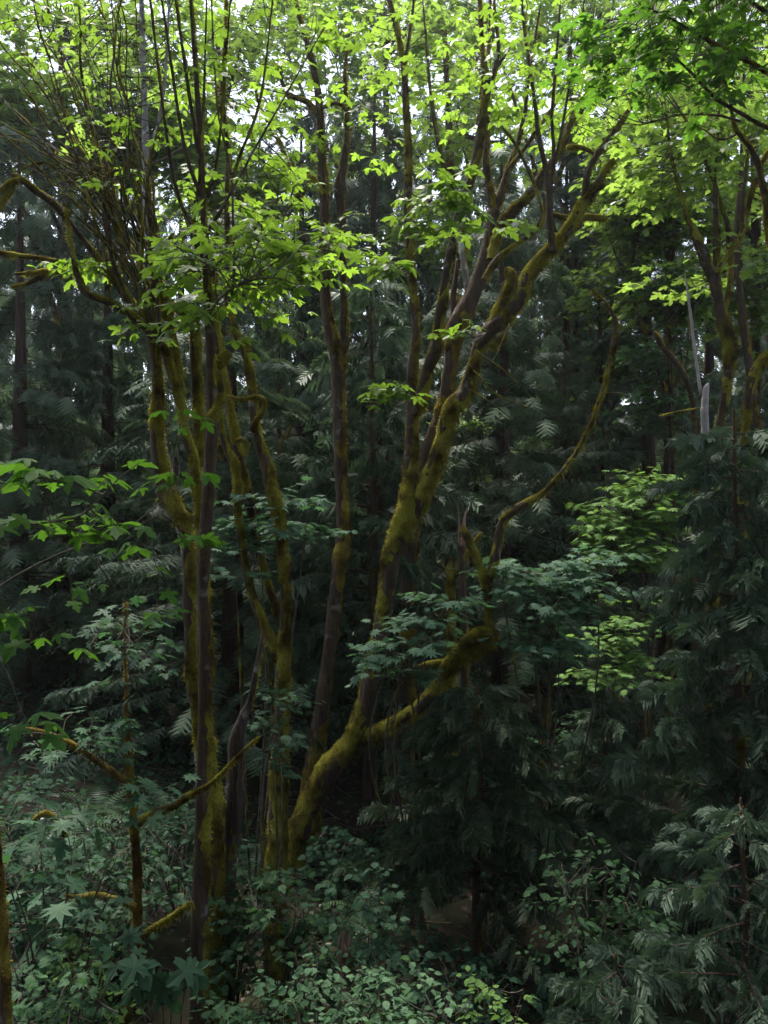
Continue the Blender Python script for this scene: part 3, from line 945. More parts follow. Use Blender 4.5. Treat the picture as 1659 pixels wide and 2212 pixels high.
l3d = stem('limb', t3, px([(388, 850, 22), (382, 790, 22), (372, 740, 22), (362, 690, 24), (356, 650, 24), (345, 620, 22), (300, 590, 20), (270, 575, 20), (262, 560, 12)], 8.6), 'bark', 0.85, thick=0.045, rough=0.18)
stem('limb', t3, px([(434, 1120, 24), (431, 970, 25), (430, 900, 26), (424, 839, 27), (421, 770, 27), (421, 715, 28), (415, 690, 24), (402, 682, 20), (385, 672, 16), (368, 655, 14)], 8.75), 'bark', 0.6, thick=0.04, rough=0.15)
shoots = []
src_pts = []
for o_ in (l3a, l3b, l3c, l3d):
    for q in path_of(o_):
        uu, vv = pix(q)
        if vv < 735 and uu > 225:
            src_pts.append((uu, vv, q[1]))
for k in range(40):
    su, sv, d0 = src_pts[rng.randint(len(src_pts))]
    if k < 17:                                   # long ones that lean out over the left edge
        tu, tv = -30, rng.uniform(-20, 330)
    else:
        tu, tv = su - rng.uniform(-10, 300), rng.uniform(-60, 10)
    if k % 5 == 0:
        tu, tv = su + (tu - su) * 0.6, sv + (tv - sv) * 0.6
    d1 = d0 + rng.uniform(-1.0, 0.9)
    bow = rng.uniform(-34, 16)
    w = 3.0 + 4.8 * rng.rand() ** 1.8
    ctl = [(su, sv, w, d0)]
    for q in range(1, 7):
        t = q / 7
        cu = su + (tu - su) * t ** 1.25 + bow * math.sin(math.pi * t) + rng.uniform(-13, 13)
        cv = sv + (tv - sv) * t ** 0.92 + rng.uniform(-6, 6)
        ctl.append((cu, cv, w * (1 - 0.5 * t), d0 + (d1 - d0) * t))
    ctl.append((tu, tv, w * 0.45, d1))
    shoots.append(stem('shoot', t3, px(ctl), 'twig', 0.42 if k % 2 else 0.2, thick=0.012, rough=0.25, fuzz=0.8))
for k in range(12):            # arching and looping thin shoots low in the fan
    su, sv = rng.uniform(250, 350), rng.uniform(520, 640)
    tu, tv = su + rng.uniform(-190, 20), sv - rng.uniform(120, 260)
    shoots.append(stem('shoot', t3, px([(su, sv, 6, 8.4), ((su * 0.6 + tu * 0.4) - 20, sv * 0.4 + tv * 0.6, 5, 8.3), (tu, tv, 3.5, 8.2), (tu - rng.uniform(20, 90), tv + rng.uniform(-20, 40), 2.5, 8.1)]), 'twig', 0.4, thick=0.010, fuzz=0.7))
f3 = Foliage(t3, ['maple', 'maple2', 'maple3'], 'maple')
anch = np.vstack([path_of(b_) for b_ in shoots + [l3a, l3b, l3c]])
for sh_ in shoots:
    pth = path_of(sh_)
    for q in range(2):
        kk = rng.randint(len(pth) // 5, len(pth) - 2)
        a_ = pth[kk, :3]; dr_ = unit(pth[kk + 1, :3] - pth[kk, :3])
        e_ = a_ + (dr_ * rng.uniform(0.5, 1.0) + rng.normal(0, 0.45, 3)) * rng.uniform(0.25, 0.7)
        f3.curve(a_, e_, 0.0055, 0.002, 0.05, 4, 0.08)
f3.fill(anch, P(270, 300, 8.3), (0.9, 0.7, 0.9), 20, 0.24, 0.12, 2)
f3.fill(anch, P(190, 570, 8.2), (0.25, 0.3, 0.10), 9, 0.22, 0.14, 2)
f3.fill(anch, P(330, 690, 8.2), (0.35, 0.3, 0.18), 10, 0.22, 0.14, 2)
f3.fill(anch, P(110, 60, 8.3), (0.9, 0.7, 0.5), 16, 0.26, 0.12, 2)
f3.fill(anch, P(150, -330, 8.4), (1.9, 1.4, 1.0), 40, 0.4, 0.20, 3)
f3.build(150)

# --- 4 the crooked pair right of the straight trunk
t4 = maple('crooked dark maple of several mossy stems, one with a right-angled elbow', 600, 10.5)
stem('trunk', t4, [foot(596, 10.5, 60)] + px([(599, 1760, 46), (605, 1600, 40), (610, 1480, 36), (614, 1400, 30), (616, 1280, 26), (610, 1190, 26), (606, 1146, 28), (597, 1100, 34), (584, 1051, 34), (575, 1002, 32), (563, 970, 28), (551, 920, 22), (544, 855, 22), (539, 806, 22),
              (526, 757, 20), (507, 715, 18), (495, 675, 16), (490, 620, 15), (492, 540, 14), (488, 440, 12), (492, 330, 10), (480, 200, 8), (488, 60, 6), (486, -60, 4)], 10.5), 'bark', 0.62, thick=0.04, rough=0.14)
stem('limb', t4, px([(610, 1480, 26), (596, 1410, 26), (578, 1370, 26), (552, 1310, 22), (535, 1250, 20), (522, 1180, 18), (513, 1100, 18), (512, 1040, 20), (504, 1000, 22), (488, 970, 18), (478, 930, 16), (470, 870, 16), (472, 810, 18), (468, 740, 18), (462, 660, 20), (462, 590, 16), (470, 480, 12)], 10.6), 'bark', 0.6, thick=0.035)
stem('limb', t4, px([(600, 1330, 18), (560, 1200, 20), (536, 1080, 24), (524, 1030, 24), (514, 970, 26), (506, 930, 24), (496, 888, 24), (484, 830, 24), (474, 780, 22), (470, 720, 20)], 10.9), 'bark', 0.6, thick=0.035)
stem('branch', t4, px([(490, 855, 5, 10.2), (510, 862, 8, 10.2), (530, 862, 9, 10.2), (550, 858, 10, 10.2), (565, 862, 12, 10.2), (572, 872, 11, 10.2), (566, 890, 12, 10.2), (552, 910, 12, 10.3), (546, 930, 14, 10.4)]), 'bark', 0.85, thick=0.03)
stem('stub', t4, px([(520, 745, 16), (530, 735, 14), (535, 748, 12), (534, 760, 5)], 10.3), 'bark', 0.95)
stem('stub', t4, px([(508, 955, 10), (522, 950, 12), (532, 962, 10), (530, 985, 6)], 10.4), 'bark', 0.9)
f4 = Foliage(t4, ['maple', 'maple2', 'maple3'], 'maple')
tp4 = np.array(px([(492, 540, 14), (490, 380, 10), (480, 200, 8), (470, 500, 8)], 10.5))
f4.fill(tp4, P(500, 250, 10.4), (1.0, 0.8, 1.0), 16, 0.32, 0.17, 2)
f4.fill(tp4, P(520, 480, 10.2), (0.8, 0.6, 0.6), 12, 0.3, 0.17, 2)
f4.build(60)

# --- 5 the two-topped maple
t5 = maple('upright two-topped maple with bare grey bark on one side and brown moss on the other', 672, 13.2)
stem('trunk', t5, [foot(664, 13.2, 60)] + px([(671, 1710, 54), (680, 1630, 46), (692, 1545, 40), (704, 1465, 36), (715, 1373, 36), (726, 1273, 36), (737, 1189, 38), (740, 1130, 36), (737, 1080, 30), (735, 1035, 30), (735, 970, 32), (733, 904, 34), (730, 839, 34), (728, 780, 36),
              (716, 730, 32), (706, 680, 28), (702, 643, 28), (700, 560, 25), (700, 450, 24), (694, 350, 22), (691, 250, 21), (684, 180, 18), (664, 100, 12), (642, 20, 8), (625, -80, 5)], 13.2), 'bark', 0.42, 'moss_brown', thick=0.06, rough=0.13)
l5 = stem('limb', t5, px([(733, 800, 28), (742, 745, 25), (743, 675, 20), (741, 610, 18), (738, 520, 20), (736, 440, 24), (734, 400, 28), (742, 350, 20), (748, 300, 14), (749, 240, 10), (744, 160, 7), (755, 60, 5)], 13.25), 'bark', 0.4, 'moss_brown', thick=0.05, rough=0.14)
l5b = stem('limb', t5, px([(690, 260, 12), (672, 228, 14), (650, 215, 13), (630, 208, 12), (615, 195, 7), (600, 140, 5)], 13.2), 'bark', 0.75)
l5c = stem('limb', t5, px([(692, 235, 9), (715, 225, 9), (736, 225, 10), (748, 240, 8)], 13.2), 'bark', 0.7)
l5d = stem('limb', t5, px([(700, 420, 10), (686, 400, 12), (676, 385, 8), (665, 378, 4)], 13.1), 'bark', 0.8)
stem('limb', t5, px([(646, 425, 12), (636, 390, 13), (620, 350, 13), (605, 310, 11), (590, 285, 10), (575, 255, 10), (560, 230, 6), (548, 180, 4)], 13.8), 'bark', 0.75, thick=0.03, rough=0.2)
f5 = Foliage(t5, ['maple', 'maple2', 'maple_low'], 'maple')
an5 = np.vstack([path_of(l5), path_of(l5b), path_of(l5c), np.array(px([(700, 560, 25), (700, 450, 24), (694, 350, 22), (684, 180, 18), (664, 100, 12)], 13.2))])
f5.fill(an5, P(750, 530, 12.8), (0.50, 0.6, 0.45), 20, 0.32, 0.18, 2, flat=2, tilt=0.28)
f5.fill(an5, P(690, 100, 12.8), (1.0, 1.0, 0.9), 22, 0.36, 0.19, 2)
f5.fill(an5, P(620, 300, 12.8), (0.7, 0.8, 0.9), 12, 0.34, 0.18, 2)
f5.fill(an5, P(790, 260, 12.8), (0.6, 0.8, 0.8), 12, 0.34, 0.18, 2)
f5.build(150)

# --- 6 the great leaning maple
t6 = maple('great leaning maple dividing into long mossy limbs in the middle of the view', 632, 12.4)
stem('trunk', t6, [foot(618, 12.3, 90)] + px([(632, 1832, 66, 12.3), (649, 1795, 62, 12.3), (671, 1740, 60, 12.35), (696, 1685, 58, 12.4), (726, 1641, 55, 12.4), (762, 1600, 52, 12.5), (785, 1538, 46, 12.5), (800, 1465, 44, 12.5), (818, 1395, 45, 12.5), (829, 1328, 45, 12.5), (840, 1255, 44, 12.5),
              (848, 1195, 50, 12.5), (870, 1145, 58, 12.5), (886, 1090, 58, 12.5), (888, 1040, 44, 12.5)]), 'bark', 0.60, 'moss', thick=0.055, rough=0.12, mside=-0.35)
e1 = stem('limb', t6, px([(886, 1080, 40), (886, 1004, 36), (889, 939, 32), (891, 874, 31), (890, 808, 28), (896, 743, 25), (897, 700, 22), (891, 628, 20), (884, 530, 20), (880, 432, 22), (882, 334, 18), (876, 236, 16), (872, 150, 14), (856, 60, 12), (835, -20, 9), (815, -120, 6)], 12.5), 'bark', 0.60, 'moss', thick=0.04, rough=0.13)
e1b = stem('limb', t6, px([(872, 150, 10), (882, 90, 9), (892, 20, 7), (898, -80, 5)], 12.5), 'bark', 0.4)
e2 = stem('limb', t6, px([(898, 895, 24, 12.4), (910, 860, 29, 12.3), (920, 808, 30, 12.2), (938, 759, 30, 12.1), (946, 715, 27, 12.1), (953, 665, 25, 12.0), (961, 611, 21, 12.0), (973, 546, 22, 11.9), (986, 481, 21, 11.9), (1006, 415, 20, 11.8), (1023, 366, 21, 11.8), (1035, 301, 20, 11.8), (1043, 236, 18, 11.8), (1050, 188, 20, 11.8), (1042, 110, 9, 11.8), (1036, 0, 7, 11.8), (1030, -110, 5, 11.8)]), 'bark', 0.55, 'moss', thick=0.04, rough=0.12)
e2b = stem('limb', t6, px([(1050, 190, 14), (1066, 160, 15), (1074, 120, 12), (1076, 90, 9), (1068, 20, 6), (1070, -60, 4)], 11.8), 'bark', 0.3)
stem('stub', t6, px([(1068, 155, 12), (1080, 135, 9), (1090, 122, 6), (1094, 116, 2)], 11.8), 'bark', 0.2)
e3 = stem('limb', t6, px([(890, 1120, 40, 12.5), (909, 1080, 42, 12.4), (928, 1031, 41, 12.3), (948, 978, 38, 12.2), (960, 933, 38, 12.2), (974, 887, 40, 12.1), (1003, 848, 38, 12.1), (1022, 792, 33, 12.0), (1032, 753, 34, 12.0), (1056, 714, 40, 11.9), (1090, 686, 38, 11.9), (1127, 644, 35, 11.8), (1138, 600, 32, 11.8),
              (1170, 558, 34, 11.8), (1205, 523, 32, 11.8), (1235, 481, 27, 11.7), (1261, 438, 26, 11.7), (1284, 406, 22, 11.7), (1311, 364, 14, 11.7), (1326, 343, 6, 11.7)]), 'bark', 0.68, 'moss', thick=0.06, rough=0.14)
e3b = stem('limb', t6, px([(1262, 430, 18), (1268, 380, 17), (1290, 334, 18), (1322, 291, 15), (1348, 254, 13), (1372, 215, 9), (1400, 170, 7), (1440, 110, 5), (1480, 60, 3)], 11.7), 'bark', 0.5, thick=0.03)
e3u = stem('limb', t6, px([(1195, 545, 20), (1187, 481, 19), (1187, 415, 19), (1176, 350, 14), (1163, 294, 12), (1157, 236, 10), (1145, 150, 9), (1132, 60, 7), (1122, -60, 5)], 11.7), 'bark', 0.30, thick=0.03)
e3v = stem('limb', t6, px([(1190, 400, 12), (1196, 330, 11), (1192, 250, 9), (1200, 150, 8), (1208, 40, 6), (1214, -60, 4)], 11.7), 'bark', 0.25, thick=0.025)
e3w = stem('limb', t6, px([(1196, 360, 8), (1215, 270, 7), (1232, 170, 6), (1252, 70, 5), (1268, -40, 3)], 11.7), 'bark', 0.25, thick=0.02)
stem('stub', t6, px([(1062, 700, 22), (1078, 665, 22), (1092, 636, 24), (1102, 608, 22), (1100, 590, 22), (1094, 578, 8)], 11.9), 'bark', 0.85, thick=0.04, rough=0.2)
stem('stub', t6, px([(1190, 462, 12), (1215, 470, 14), (1240, 474, 15), (1270, 470, 15), (1306, 471, 13), (1312, 471, 6)], 12.0), 'bark', 0.85, thick=0.04, rough=0.2)
stem('stub', t6, px([(1060, 752, 16), (1075, 738, 16), (1088, 728, 14), (1096, 722, 5)], 11.8), 'bark', 0.8)
stem('stub', t6, px([(1286, 405, 12), (1298, 402, 14), (1306, 404, 10)], 11.7), 'bark', 0.9)
# the low limb with its hook and the long whip that rises from it
f6a = stem('limb', t6, px([(785, 1600, 30, 12.5), (807, 1586, 36, 12.4), (855, 1560, 35, 12.0), (902, 1531, 33, 11.7), (935, 1498, 31, 11.5), (957, 1457, 29, 11.4), (998, 1426, 28, 11.3), (1031, 1404, 28, 11.2), (1056, 1398, 24, 11.2), (1064, 1380, 20, 11.2), (1058, 1362, 22, 11.2), (1054, 1330, 12, 11.2), (1053, 1295, 15, 11.2), (1050, 1262, 18, 11.2)]), 'bark', 0.8, 'moss', thick=0.05, rough=0.14)
stem('limb', t6, px([(950, 1450, 20, 11.3), (983, 1415, 28, 11.2), (1012, 1388, 31, 11.1), (1038, 1369, 31, 11.1), (1056, 1370, 24, 11.1), (1062, 1385, 16, 11.1)]), 'bark', 0.95, 'moss', thick=0.05, rough=0.2)
stem('limb', t6, px([(990, 1432, 16, 11.3), (960, 1432, 17, 11.3), (930, 1434, 14, 11.3), (905, 1440, 8, 11.3)]), 'bark', 0.95, thick=0.04)
stem('limb', t6, px([(1050, 1275, 16), (1038, 1233, 17), (1024, 1192, 16), (1013, 1170, 16), (1004, 1150, 14), (999, 1138, 8)], 11.2), 'bark', 0.85, thick=0.035)
stem('limb', t6, px([(1052, 1268, 18, 11.2), (1064, 1226, 24, 11.2), (1073, 1192, 25, 11.2), (1082, 1135, 22, 11.2), (1098, 1112, 20, 11.1), (1138, 1086, 18, 11.1), (1167, 1070, 15, 11.1), (1203, 1031, 9, 11.0), (1242, 982, 11, 11.0), (1265, 939, 10, 10.9), (1281, 907, 9, 10.9), (1290, 877, 9, 10.9),
          (1302, 848, 15, 10.9), (1309, 820, 10, 10.9), (1314, 790, 10, 10.9), (1325, 755, 12, 10.8), (1331, 716, 14, 10.8), (1324, 680, 8, 10.8), (1306, 652, 6, 10.8), (1278, 626, 4, 10.8)]), 'bark', 0.62, 'moss', thick=0.03, rough=0.2)
for (a, b, c_) in [((1030, 760), (1075, 790), (1120, 830)), ((1022, 800), (1070, 850), (1140, 880)), ((1100, 700), (1075, 760), (1035, 830)), ((1300, 850), (1340, 850), (1380, 875)), ((1010, 840), (1060, 870), (1100, 900))]:
    stem('branch', t6, px([(a[0], a[1], 4), (b[0], b[1], 3), (c_[0], c_[1], 1.6)], 11.6), 'twig', 0.3, thick=0.008)
f6 = Foliage(t6, ['maple', 'maple2', 'maple3'], 'maple')
an6 = np.vstack([path_of(x) for x in (e1, e1b, e2, e2b, e3b, e3u, e3v, e3w)])
an6 = an6[an6[:, 2] > 2.0]
f6.fill(np.array([P(990, 480, 11.6), P(960, 420, 11.0), P(1000, 440, 11.6)]), P(955, 430, 10.6), (0.34, 0.4, 0.46), 20, 0.30, 0.22, 2)
f6.fill(np.array([P(990, 480, 11.6), P(1020, 420, 11.0)]), P(1010, 470, 10.8), (0.30, 0.3, 0.28), 7, 0.28, 0.23, 2)
f6.fill(np.array([P(885, 590, 12.3)]), P(855, 580, 11.8), (0.26, 0.3, 0.12), 8, 0.28, 0.23, 2)
f6.fill(np.array([P(890, 860, 12.3)]), P(858, 848, 11.8), (0.28, 0.3, 0.16), 9, 0.26, 0.21, 2)
f6.fill(np.array([P(1050, 720, 11.7)]), P(1000, 725, 11.3), (0.2, 0.2, 0.06), 4, 0.2, 0.2, 2)
f6.fill(an6, P(1000, 120, 11.6), (0.9, 0.9, 0.8), 16, 0.34, 0.19, 2)
f6.fill(an6, P(1150, 150, 11.6), (1.0, 0.9, 0.9), 20, 0.34, 0.19, 2)
f6.fill(an6, P(1300, 190, 11.4), (0.9, 0.8, 0.6), 22, 0.34, 0.19, 2)
f6.fill(an6, P(820, 40, 12.0), (0.6, 0.8, 0.7), 10, 0.34, 0.19, 2)
f6.build(300)

# --- 7 the red-barked maple behind it
t7 = maple('maple with reddish bark and rust-brown mossy fork behind the great leaning maple', 905, 13.6)
stem('trunk', t7, [foot(868, 13.9, 60)] + px([(880, 1300, 40, 13.9), (896, 1110, 36, 13.8), (912, 1021, 35, 13.7), (930, 955, 36, 13.6), (958, 874, 37, 13.6), (969, 808, 36, 13.5), (976, 759, 36, 13.5), (986, 705, 46, 13.4), (1000, 675, 46, 13.4), (1022, 634, 40, 13.4), (1042, 572, 36, 13.4), (1058, 513, 35, 13.4), (1066, 455, 36, 13.4)]), 'bark_red', 0.38, 'moss_brown', thick=0.05, rough=0.13)
g1 = stem('limb', t7, px([(1066, 465, 26), (1056, 400, 19), (1049, 350, 17), (1051, 285, 15), (1046, 200, 10), (1056, 90, 7), (1060, -40, 5)], 13.4), 'bark', 0.55, 'moss_brown')
g2 = stem('limb', t7, px([(1068, 460, 24), (1084, 412, 20), (1097, 366, 15), (1120, 301, 12), (1134, 236, 10), (1146, 140, 7), (1166, 20, 5)], 13.4), 'bark', 0.5, 'moss_brown')
g3 = stem('limb', t7, px([(1060, 560, 20), (1070, 525, 24), (1091, 474, 24), (1140, 425, 23), (1172, 376, 23), (1205, 332, 18), (1231, 270, 15), (1264, 225, 10), (1305, 165, 7), (1350, 90, 5)], 13.2), 'bark', 0.75, 'moss', thick=0.045, rough=0.16)
g4 = stem('limb', t7, px([(1045, 605, 18), (1056, 586, 18), (1074, 559, 16), (1107, 533, 13), (1156, 497, 14), (1172, 470, 13), (1176, 440, 8)], 13.0), 'bark', 0.75, 'moss', thick=0.035)
stem('limb', t7, px([(1096, 370, 12), (1118, 340, 12), (1140, 312, 10), (1170, 265, 9), (1210, 210, 7), (1250, 130, 5)], 13.3), 'bark', 0.5)
stem('branch', t7, px([(1172, 455, 8), (1160, 415, 8), (1146, 379, 8), (1114, 314, 7), (1080, 270, 6), (1055, 242, 5)], 12.9), 'bark', 0.55)
stem('limb', t7, px([(1015, 660, 18), (1008, 610, 18), (1000, 560, 17), (994, 500, 14), (985, 430, 10)], 13.7), 'bark_pale', 0.25, 'moss_brown')
stem('limb', t7, px([(985, 700, 20), (978, 650, 16), (985, 600, 15), (990, 560, 12)], 13.6), 'bark_red', 0.4, 'moss_brown')
stem('branch', t7, px([(1225, 320, 10), (1245, 318, 12), (1270, 325, 10), (1290, 338, 6)], 12.6), 'bark', 0.95, thick=0.03)
f7 = Foliage(t7, ['maple', 'maple2', 'maple_low'], 'maple')
an7 = np.vstack([path_of(x) for x in (g1, g2, g3)])
f7.fill(an7, P(1120, 200, 13.4), (1.1, 1.0, 1.0), 22, 0.36, 0.19, 2)
f7.fill(an7, P(1250, 260, 13.2), (1.0, 1.0, 0.6), 18, 0.36, 0.19, 2)
f7.build(40)

# --- 8 the fan-topped maple at the right
t8 = maple('fan-topped maple with bright mossy edges beside the bleached pole snag', 1552, 14.2)
stem('trunk', t8, [foot(1530, 14.2, 40)] + px([(1540, 1150, 26), (1546, 1000, 24), (1552, 930, 21), (1562, 880, 21), (1570, 830, 24), (1576, 788, 27), (1577, 744, 32), (1566, 707, 32), (1554, 665, 27), (1547, 621, 27), (1545, 585, 24)], 14.2), 'bark', 0.6, thick=0.045)
h1 = stem('limb', t8, px([(1545, 610, 18), (1528, 562, 17), (1512, 525, 15), (1498, 496, 15), (1486, 478, 9), (1476, 440, 8), (1462, 390, 7), (1450, 340, 5), (1440, 250, 4)], 14.2), 'bark', 0.65)
h2 = stem('limb', t8, px([(1546, 600, 20), (1547, 560, 18), (1547, 498, 16), (1546, 441, 15), (1546, 410, 14), (1545, 380, 7), (1550, 306, 6), (1553, 245, 5), (1556, 120, 4)], 14.2), 'bark', 0.55)
h3 = stem('limb', t8, px([(1548, 590, 12), (1562, 563, 10), (1585, 533, 11), (1604, 498, 12), (1606, 450, 11), (1607, 417, 10), (1611, 380, 8), (1618, 300, 5)], 14.1), 'bark', 0.7)
h4 = stem('limb', t8, px([(1585, 530, 8), (1570, 480, 10), (1556, 440, 9), (1540, 390, 9), (1518, 330, 8), (1500, 290, 6), (1470, 240, 4)], 14.3), 'bark', 0.5)
h5 = stem('limb', t8, px([(1560, 690, 16), (1535, 610, 13), (1515, 560, 12), (1500, 520, 11), (1490, 480, 9)], 14.8), 'bark', 0.45, 'moss_brown')
stem('limb', t8, px([(1560, 690, 14), (1572, 640, 12), (1578, 590, 12), (1574, 540, 10), (1570, 490, 8)], 14.6), 'bark', 0.5, 'moss_brown')
h6 = stem('limb', t8, px([(1604, 500, 12), (1618, 440, 10), (1630, 395, 12), (1640, 388, 9), (1645, 395, 5)], 14.4), 'bark', 0.9, 'moss_brown')
f8 = Foliage(t8, ['maple', 'maple_low'], 'maple_back')
an8 = np.vstack([path_of(x) for x in (h1, h2, h3, h4)])
f8.fill(an8, P(1440, 380, 14.6), (0.9, 1.0, 0.7), 60, 0.38, 0.23, 2)
f8.fill(an8, P(1570, 300, 14.6), (0.9, 1.0, 0.8), 60, 0.38, 0.23, 2)
f8.fill(an8, P(1460, 150, 14.6), (1.0, 1.0, 0.8), 50, 0.38, 0.23, 2)
f8.fill(an8, P(1480, 600, 14.9), (0.8, 0.8, 0.5), 18, 0.36, 0.22, 2)
f8.fill(an8, P(1560, -250, 14.6), (2.2, 2.0, 1.6), 40, 0.5, 0.25, 3)
f8.build(110)

t9 = maple('slim straight trunk with pinkish lichen-flecked bark behind the fan-topped maple', 1625, 16.0)
stem('trunk', t9, [foot(1640, 16.0, 36)] + px([(1632, 1000, 24), (1625, 860, 22), (1619, 800, 21), (1612, 744, 19), (1602, 670, 19), (1595, 572, 19), (1592, 523, 18), (1596, 450, 16), (1602, 360, 13), (1606, 200, 9), (1610, -40, 5)], 16.0), 'bark_red', 0.22, 'moss_brown')
f9 = Foliage(t9, ['maple_low'], 'maple_back')
f9.fill(np.array(px([(1602, 360, 13), (1606, 200, 9), (1610, 0, 5)], 16.0)), P(1600, 120, 16.2), (1.3, 1.2, 1.6), 70, 0.4, 0.24, 2)
f9.build(20)

t10 = maple('thick mossy maple leaning out of the frame at the right edge', 1605, 13.0)
stem('trunk', t10, [foot(1600, 13.0, 46)] + px([(1604, 1100, 32), (1608, 960, 28), (1612, 900, 27), (1618, 842, 29), (1630, 805, 30), (1650, 776, 28), (1690, 745, 24), (1750, 700, 18), (1800, 600, 12), (1830, 450, 6)], 13.0, 0.78), 'bark', 0.62, thick=0.05, rough=0.14)
f10 = Foliage(t10, ['maple', 'maple_low'], 'maple_back')
f10.fill(np.array(px([(1750, 700, 18), (1800, 600, 12), (1830, 450, 6)], 13.0)), P(1760, 520, 13.0), (0.8, 0.8, 0.8), 40, 0.4, 0.23, 2)
f10.build(10)

# --- 11 the overhanging maple, its trunk outside the right edge
t11 = maple('overhanging maple reaching in from beyond the upper right edge, dark boughs and leaves', 1800, 9.6)
stem('trunk', t11, [foot(1800, 9.6, 60)] + px([(1795, 1500, 46), (1785, 1000, 40), (1770, 700, 36), (1765, 450, 30), (1775, 250, 26), (1790, 0, 20), (1800, -300, 10)], 9.6), 'bark', 0.5)
k1 = stem('limb', t11, px([(1768, 620, 18), (1700, 600, 17), (1662, 520, 16), (1654, 441, 15), (1645, 395, 15), (1637, 355, 16), (1620, 319, 14), (1602, 296, 13), (1590, 280, 12), (1581, 245, 7), (1570, 190, 5), (1545, 120, 4)], 9.6), 'bark', 0.55)
k1b = stem('limb', t11, px([(1637, 360, 12), (1648, 345, 11), (1665, 322, 10), (1700, 290, 8)], 9.6), 'bark', 0.5)
k2 = stem('limb', t11, px([(1780, 330, 14), (1710, 300, 12), (1659, 277, 11), (1630, 262, 11), (1583, 235, 10), (1546, 213, 9), (1522, 189, 8), (1497, 162, 7), (1448, 113, 5), (1400, 60, 3)], 9.3), 'bark', 0.35, thick=0.02)
k3 = stem('limb', t11, px([(1785, 200, 14), (1710, 178, 12), (1659, 157, 12), (1620, 135, 11), (1571, 110, 10), (1522, 83, 9), (1485, 61, 7), (1443, 37, 5), (1380, 10, 3)], 9.0), 'bark', 0.35, thick=0.02)
k4 = stem('limb', t11, px([(1600, 262, 7), (1550, 250, 6), (1473, 247, 5), (1430, 258, 4), (1389, 268, 3)], 9.5), 'twig', 0.3, thick=0.015)
k5 = stem('limb', t11, px([(1790, 80, 14), (1720, 60, 12), (1659, 30, 11), (1620, 0, 9), (1580, -40, 6)], 8.8), 'bark', 0.3, thick=0.02)
k6 = stem('limb', t11, px([(1590, 290, 7), (1570, 300, 6), (1545, 298, 5), (1520, 280, 4), (1480, 275, 3)], 9.6), 'twig', 0.4, thick=0.015)
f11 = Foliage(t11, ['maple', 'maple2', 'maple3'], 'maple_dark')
an11 = np.vstack([path_of(x) for x in (k2, k3, k4, k5)])
f11.fill(an11, P(1480, 60, 9.0), (0.9, 0.9, 0.45), 56, 0.32, 0.17, 2)
f11.fill(an11, P(1600, 60, 9.0), (0.6, 0.8, 0.5), 30, 0.32, 0.17, 2)
f11.fill(an11, P(1500, 190, 9.2), (0.7, 0.7, 0.30), 26, 0.32, 0.16, 2)
f11.fill(an11, P(1330, 130, 9.4), (0.6, 0.6, 0.5), 22, 0.32, 0.17, 2)
f11.fill(an11, P(1560, -250, 9.2), (1.6, 1.4, 0.9), 50, 0.4, 0.20, 3)
for (cx, cy, cz, n) in [(3.6, 5.0, 7.0, 70), (1.4, 4.0, 7.8, 70), (4.6, 8.0, 8.4, 60), (1.0, 6.0, 8.8, 60)]:  # boughs added overhead, out of view, to darken the foreground
    f11.fill(np.array([[4.9, 9.0, 6.5], [4.2, 7.0, 6.2], [3.0, 5.0, 6.4], [1.6, 4.4, 6.8]]), (cx, cy, cz), (1.7, 1.6, 0.8), n, 0.5, 0.24, 3, branch_r=0.02)
stem('limb', t11, [[5.1, 9.5, 5.5, 0.07], [4.9, 9.0, 6.5, 0.06], [4.2, 7.0, 6.2, 0.05], [3.0, 5.0, 6.4, 0.035], [1.6, 4.4, 6.8, 0.015]], 'bark', 0.4)  # unseen limb added to carry those overhead boughs
f11.build(260)

# --- 12 the pale alder behind the fan
t12 = maple('pale-barked alder standing behind the fan of bare shoots', 440, 14.0, 'alder_tree')
stem('trunk', t12, [foot(440, 14.0, 44)] + px([(430, 1450, 34), (412, 1230, 32), (372, 1060, 28), (350, 960, 26), (345, 860, 24), (338, 700, 22), (326, 560, 20), (316, 450, 20), (315, 330, 19), (311, 200, 17), (307, 60, 14), (304, -80, 10), (300, -300, 5)], 14.0), 'bark_pale', 0.12, 'moss_brown')
al = stem('limb', t12, px([(315, 330, 9), (335, 290, 8), (350, 220, 7), (360, 120, 6), (366, -20, 4)], 14.0), 'bark_pale')
f12 = Foliage(t12, ['maple_low', 'oval'], 'maple_back')
f12.fill(np.vstack([path_of(al), np.array(px([(315, 330, 19), (311, 200, 17), (307, 60, 14)], 14.0))]), P(300, 150, 14.2), (1.4, 1.2, 1.6), 90, 0.4, 0.2, 2)
f12.fill(np.vstack([path_of(al), np.array(px([(315, 330, 19), (311, 200, 17), (307, 60, 14)], 14.0))]), P(340, -250, 14.2), (2.0, 1.6, 1.4), 70, 0.5, 0.25, 3)
f12.build(20)


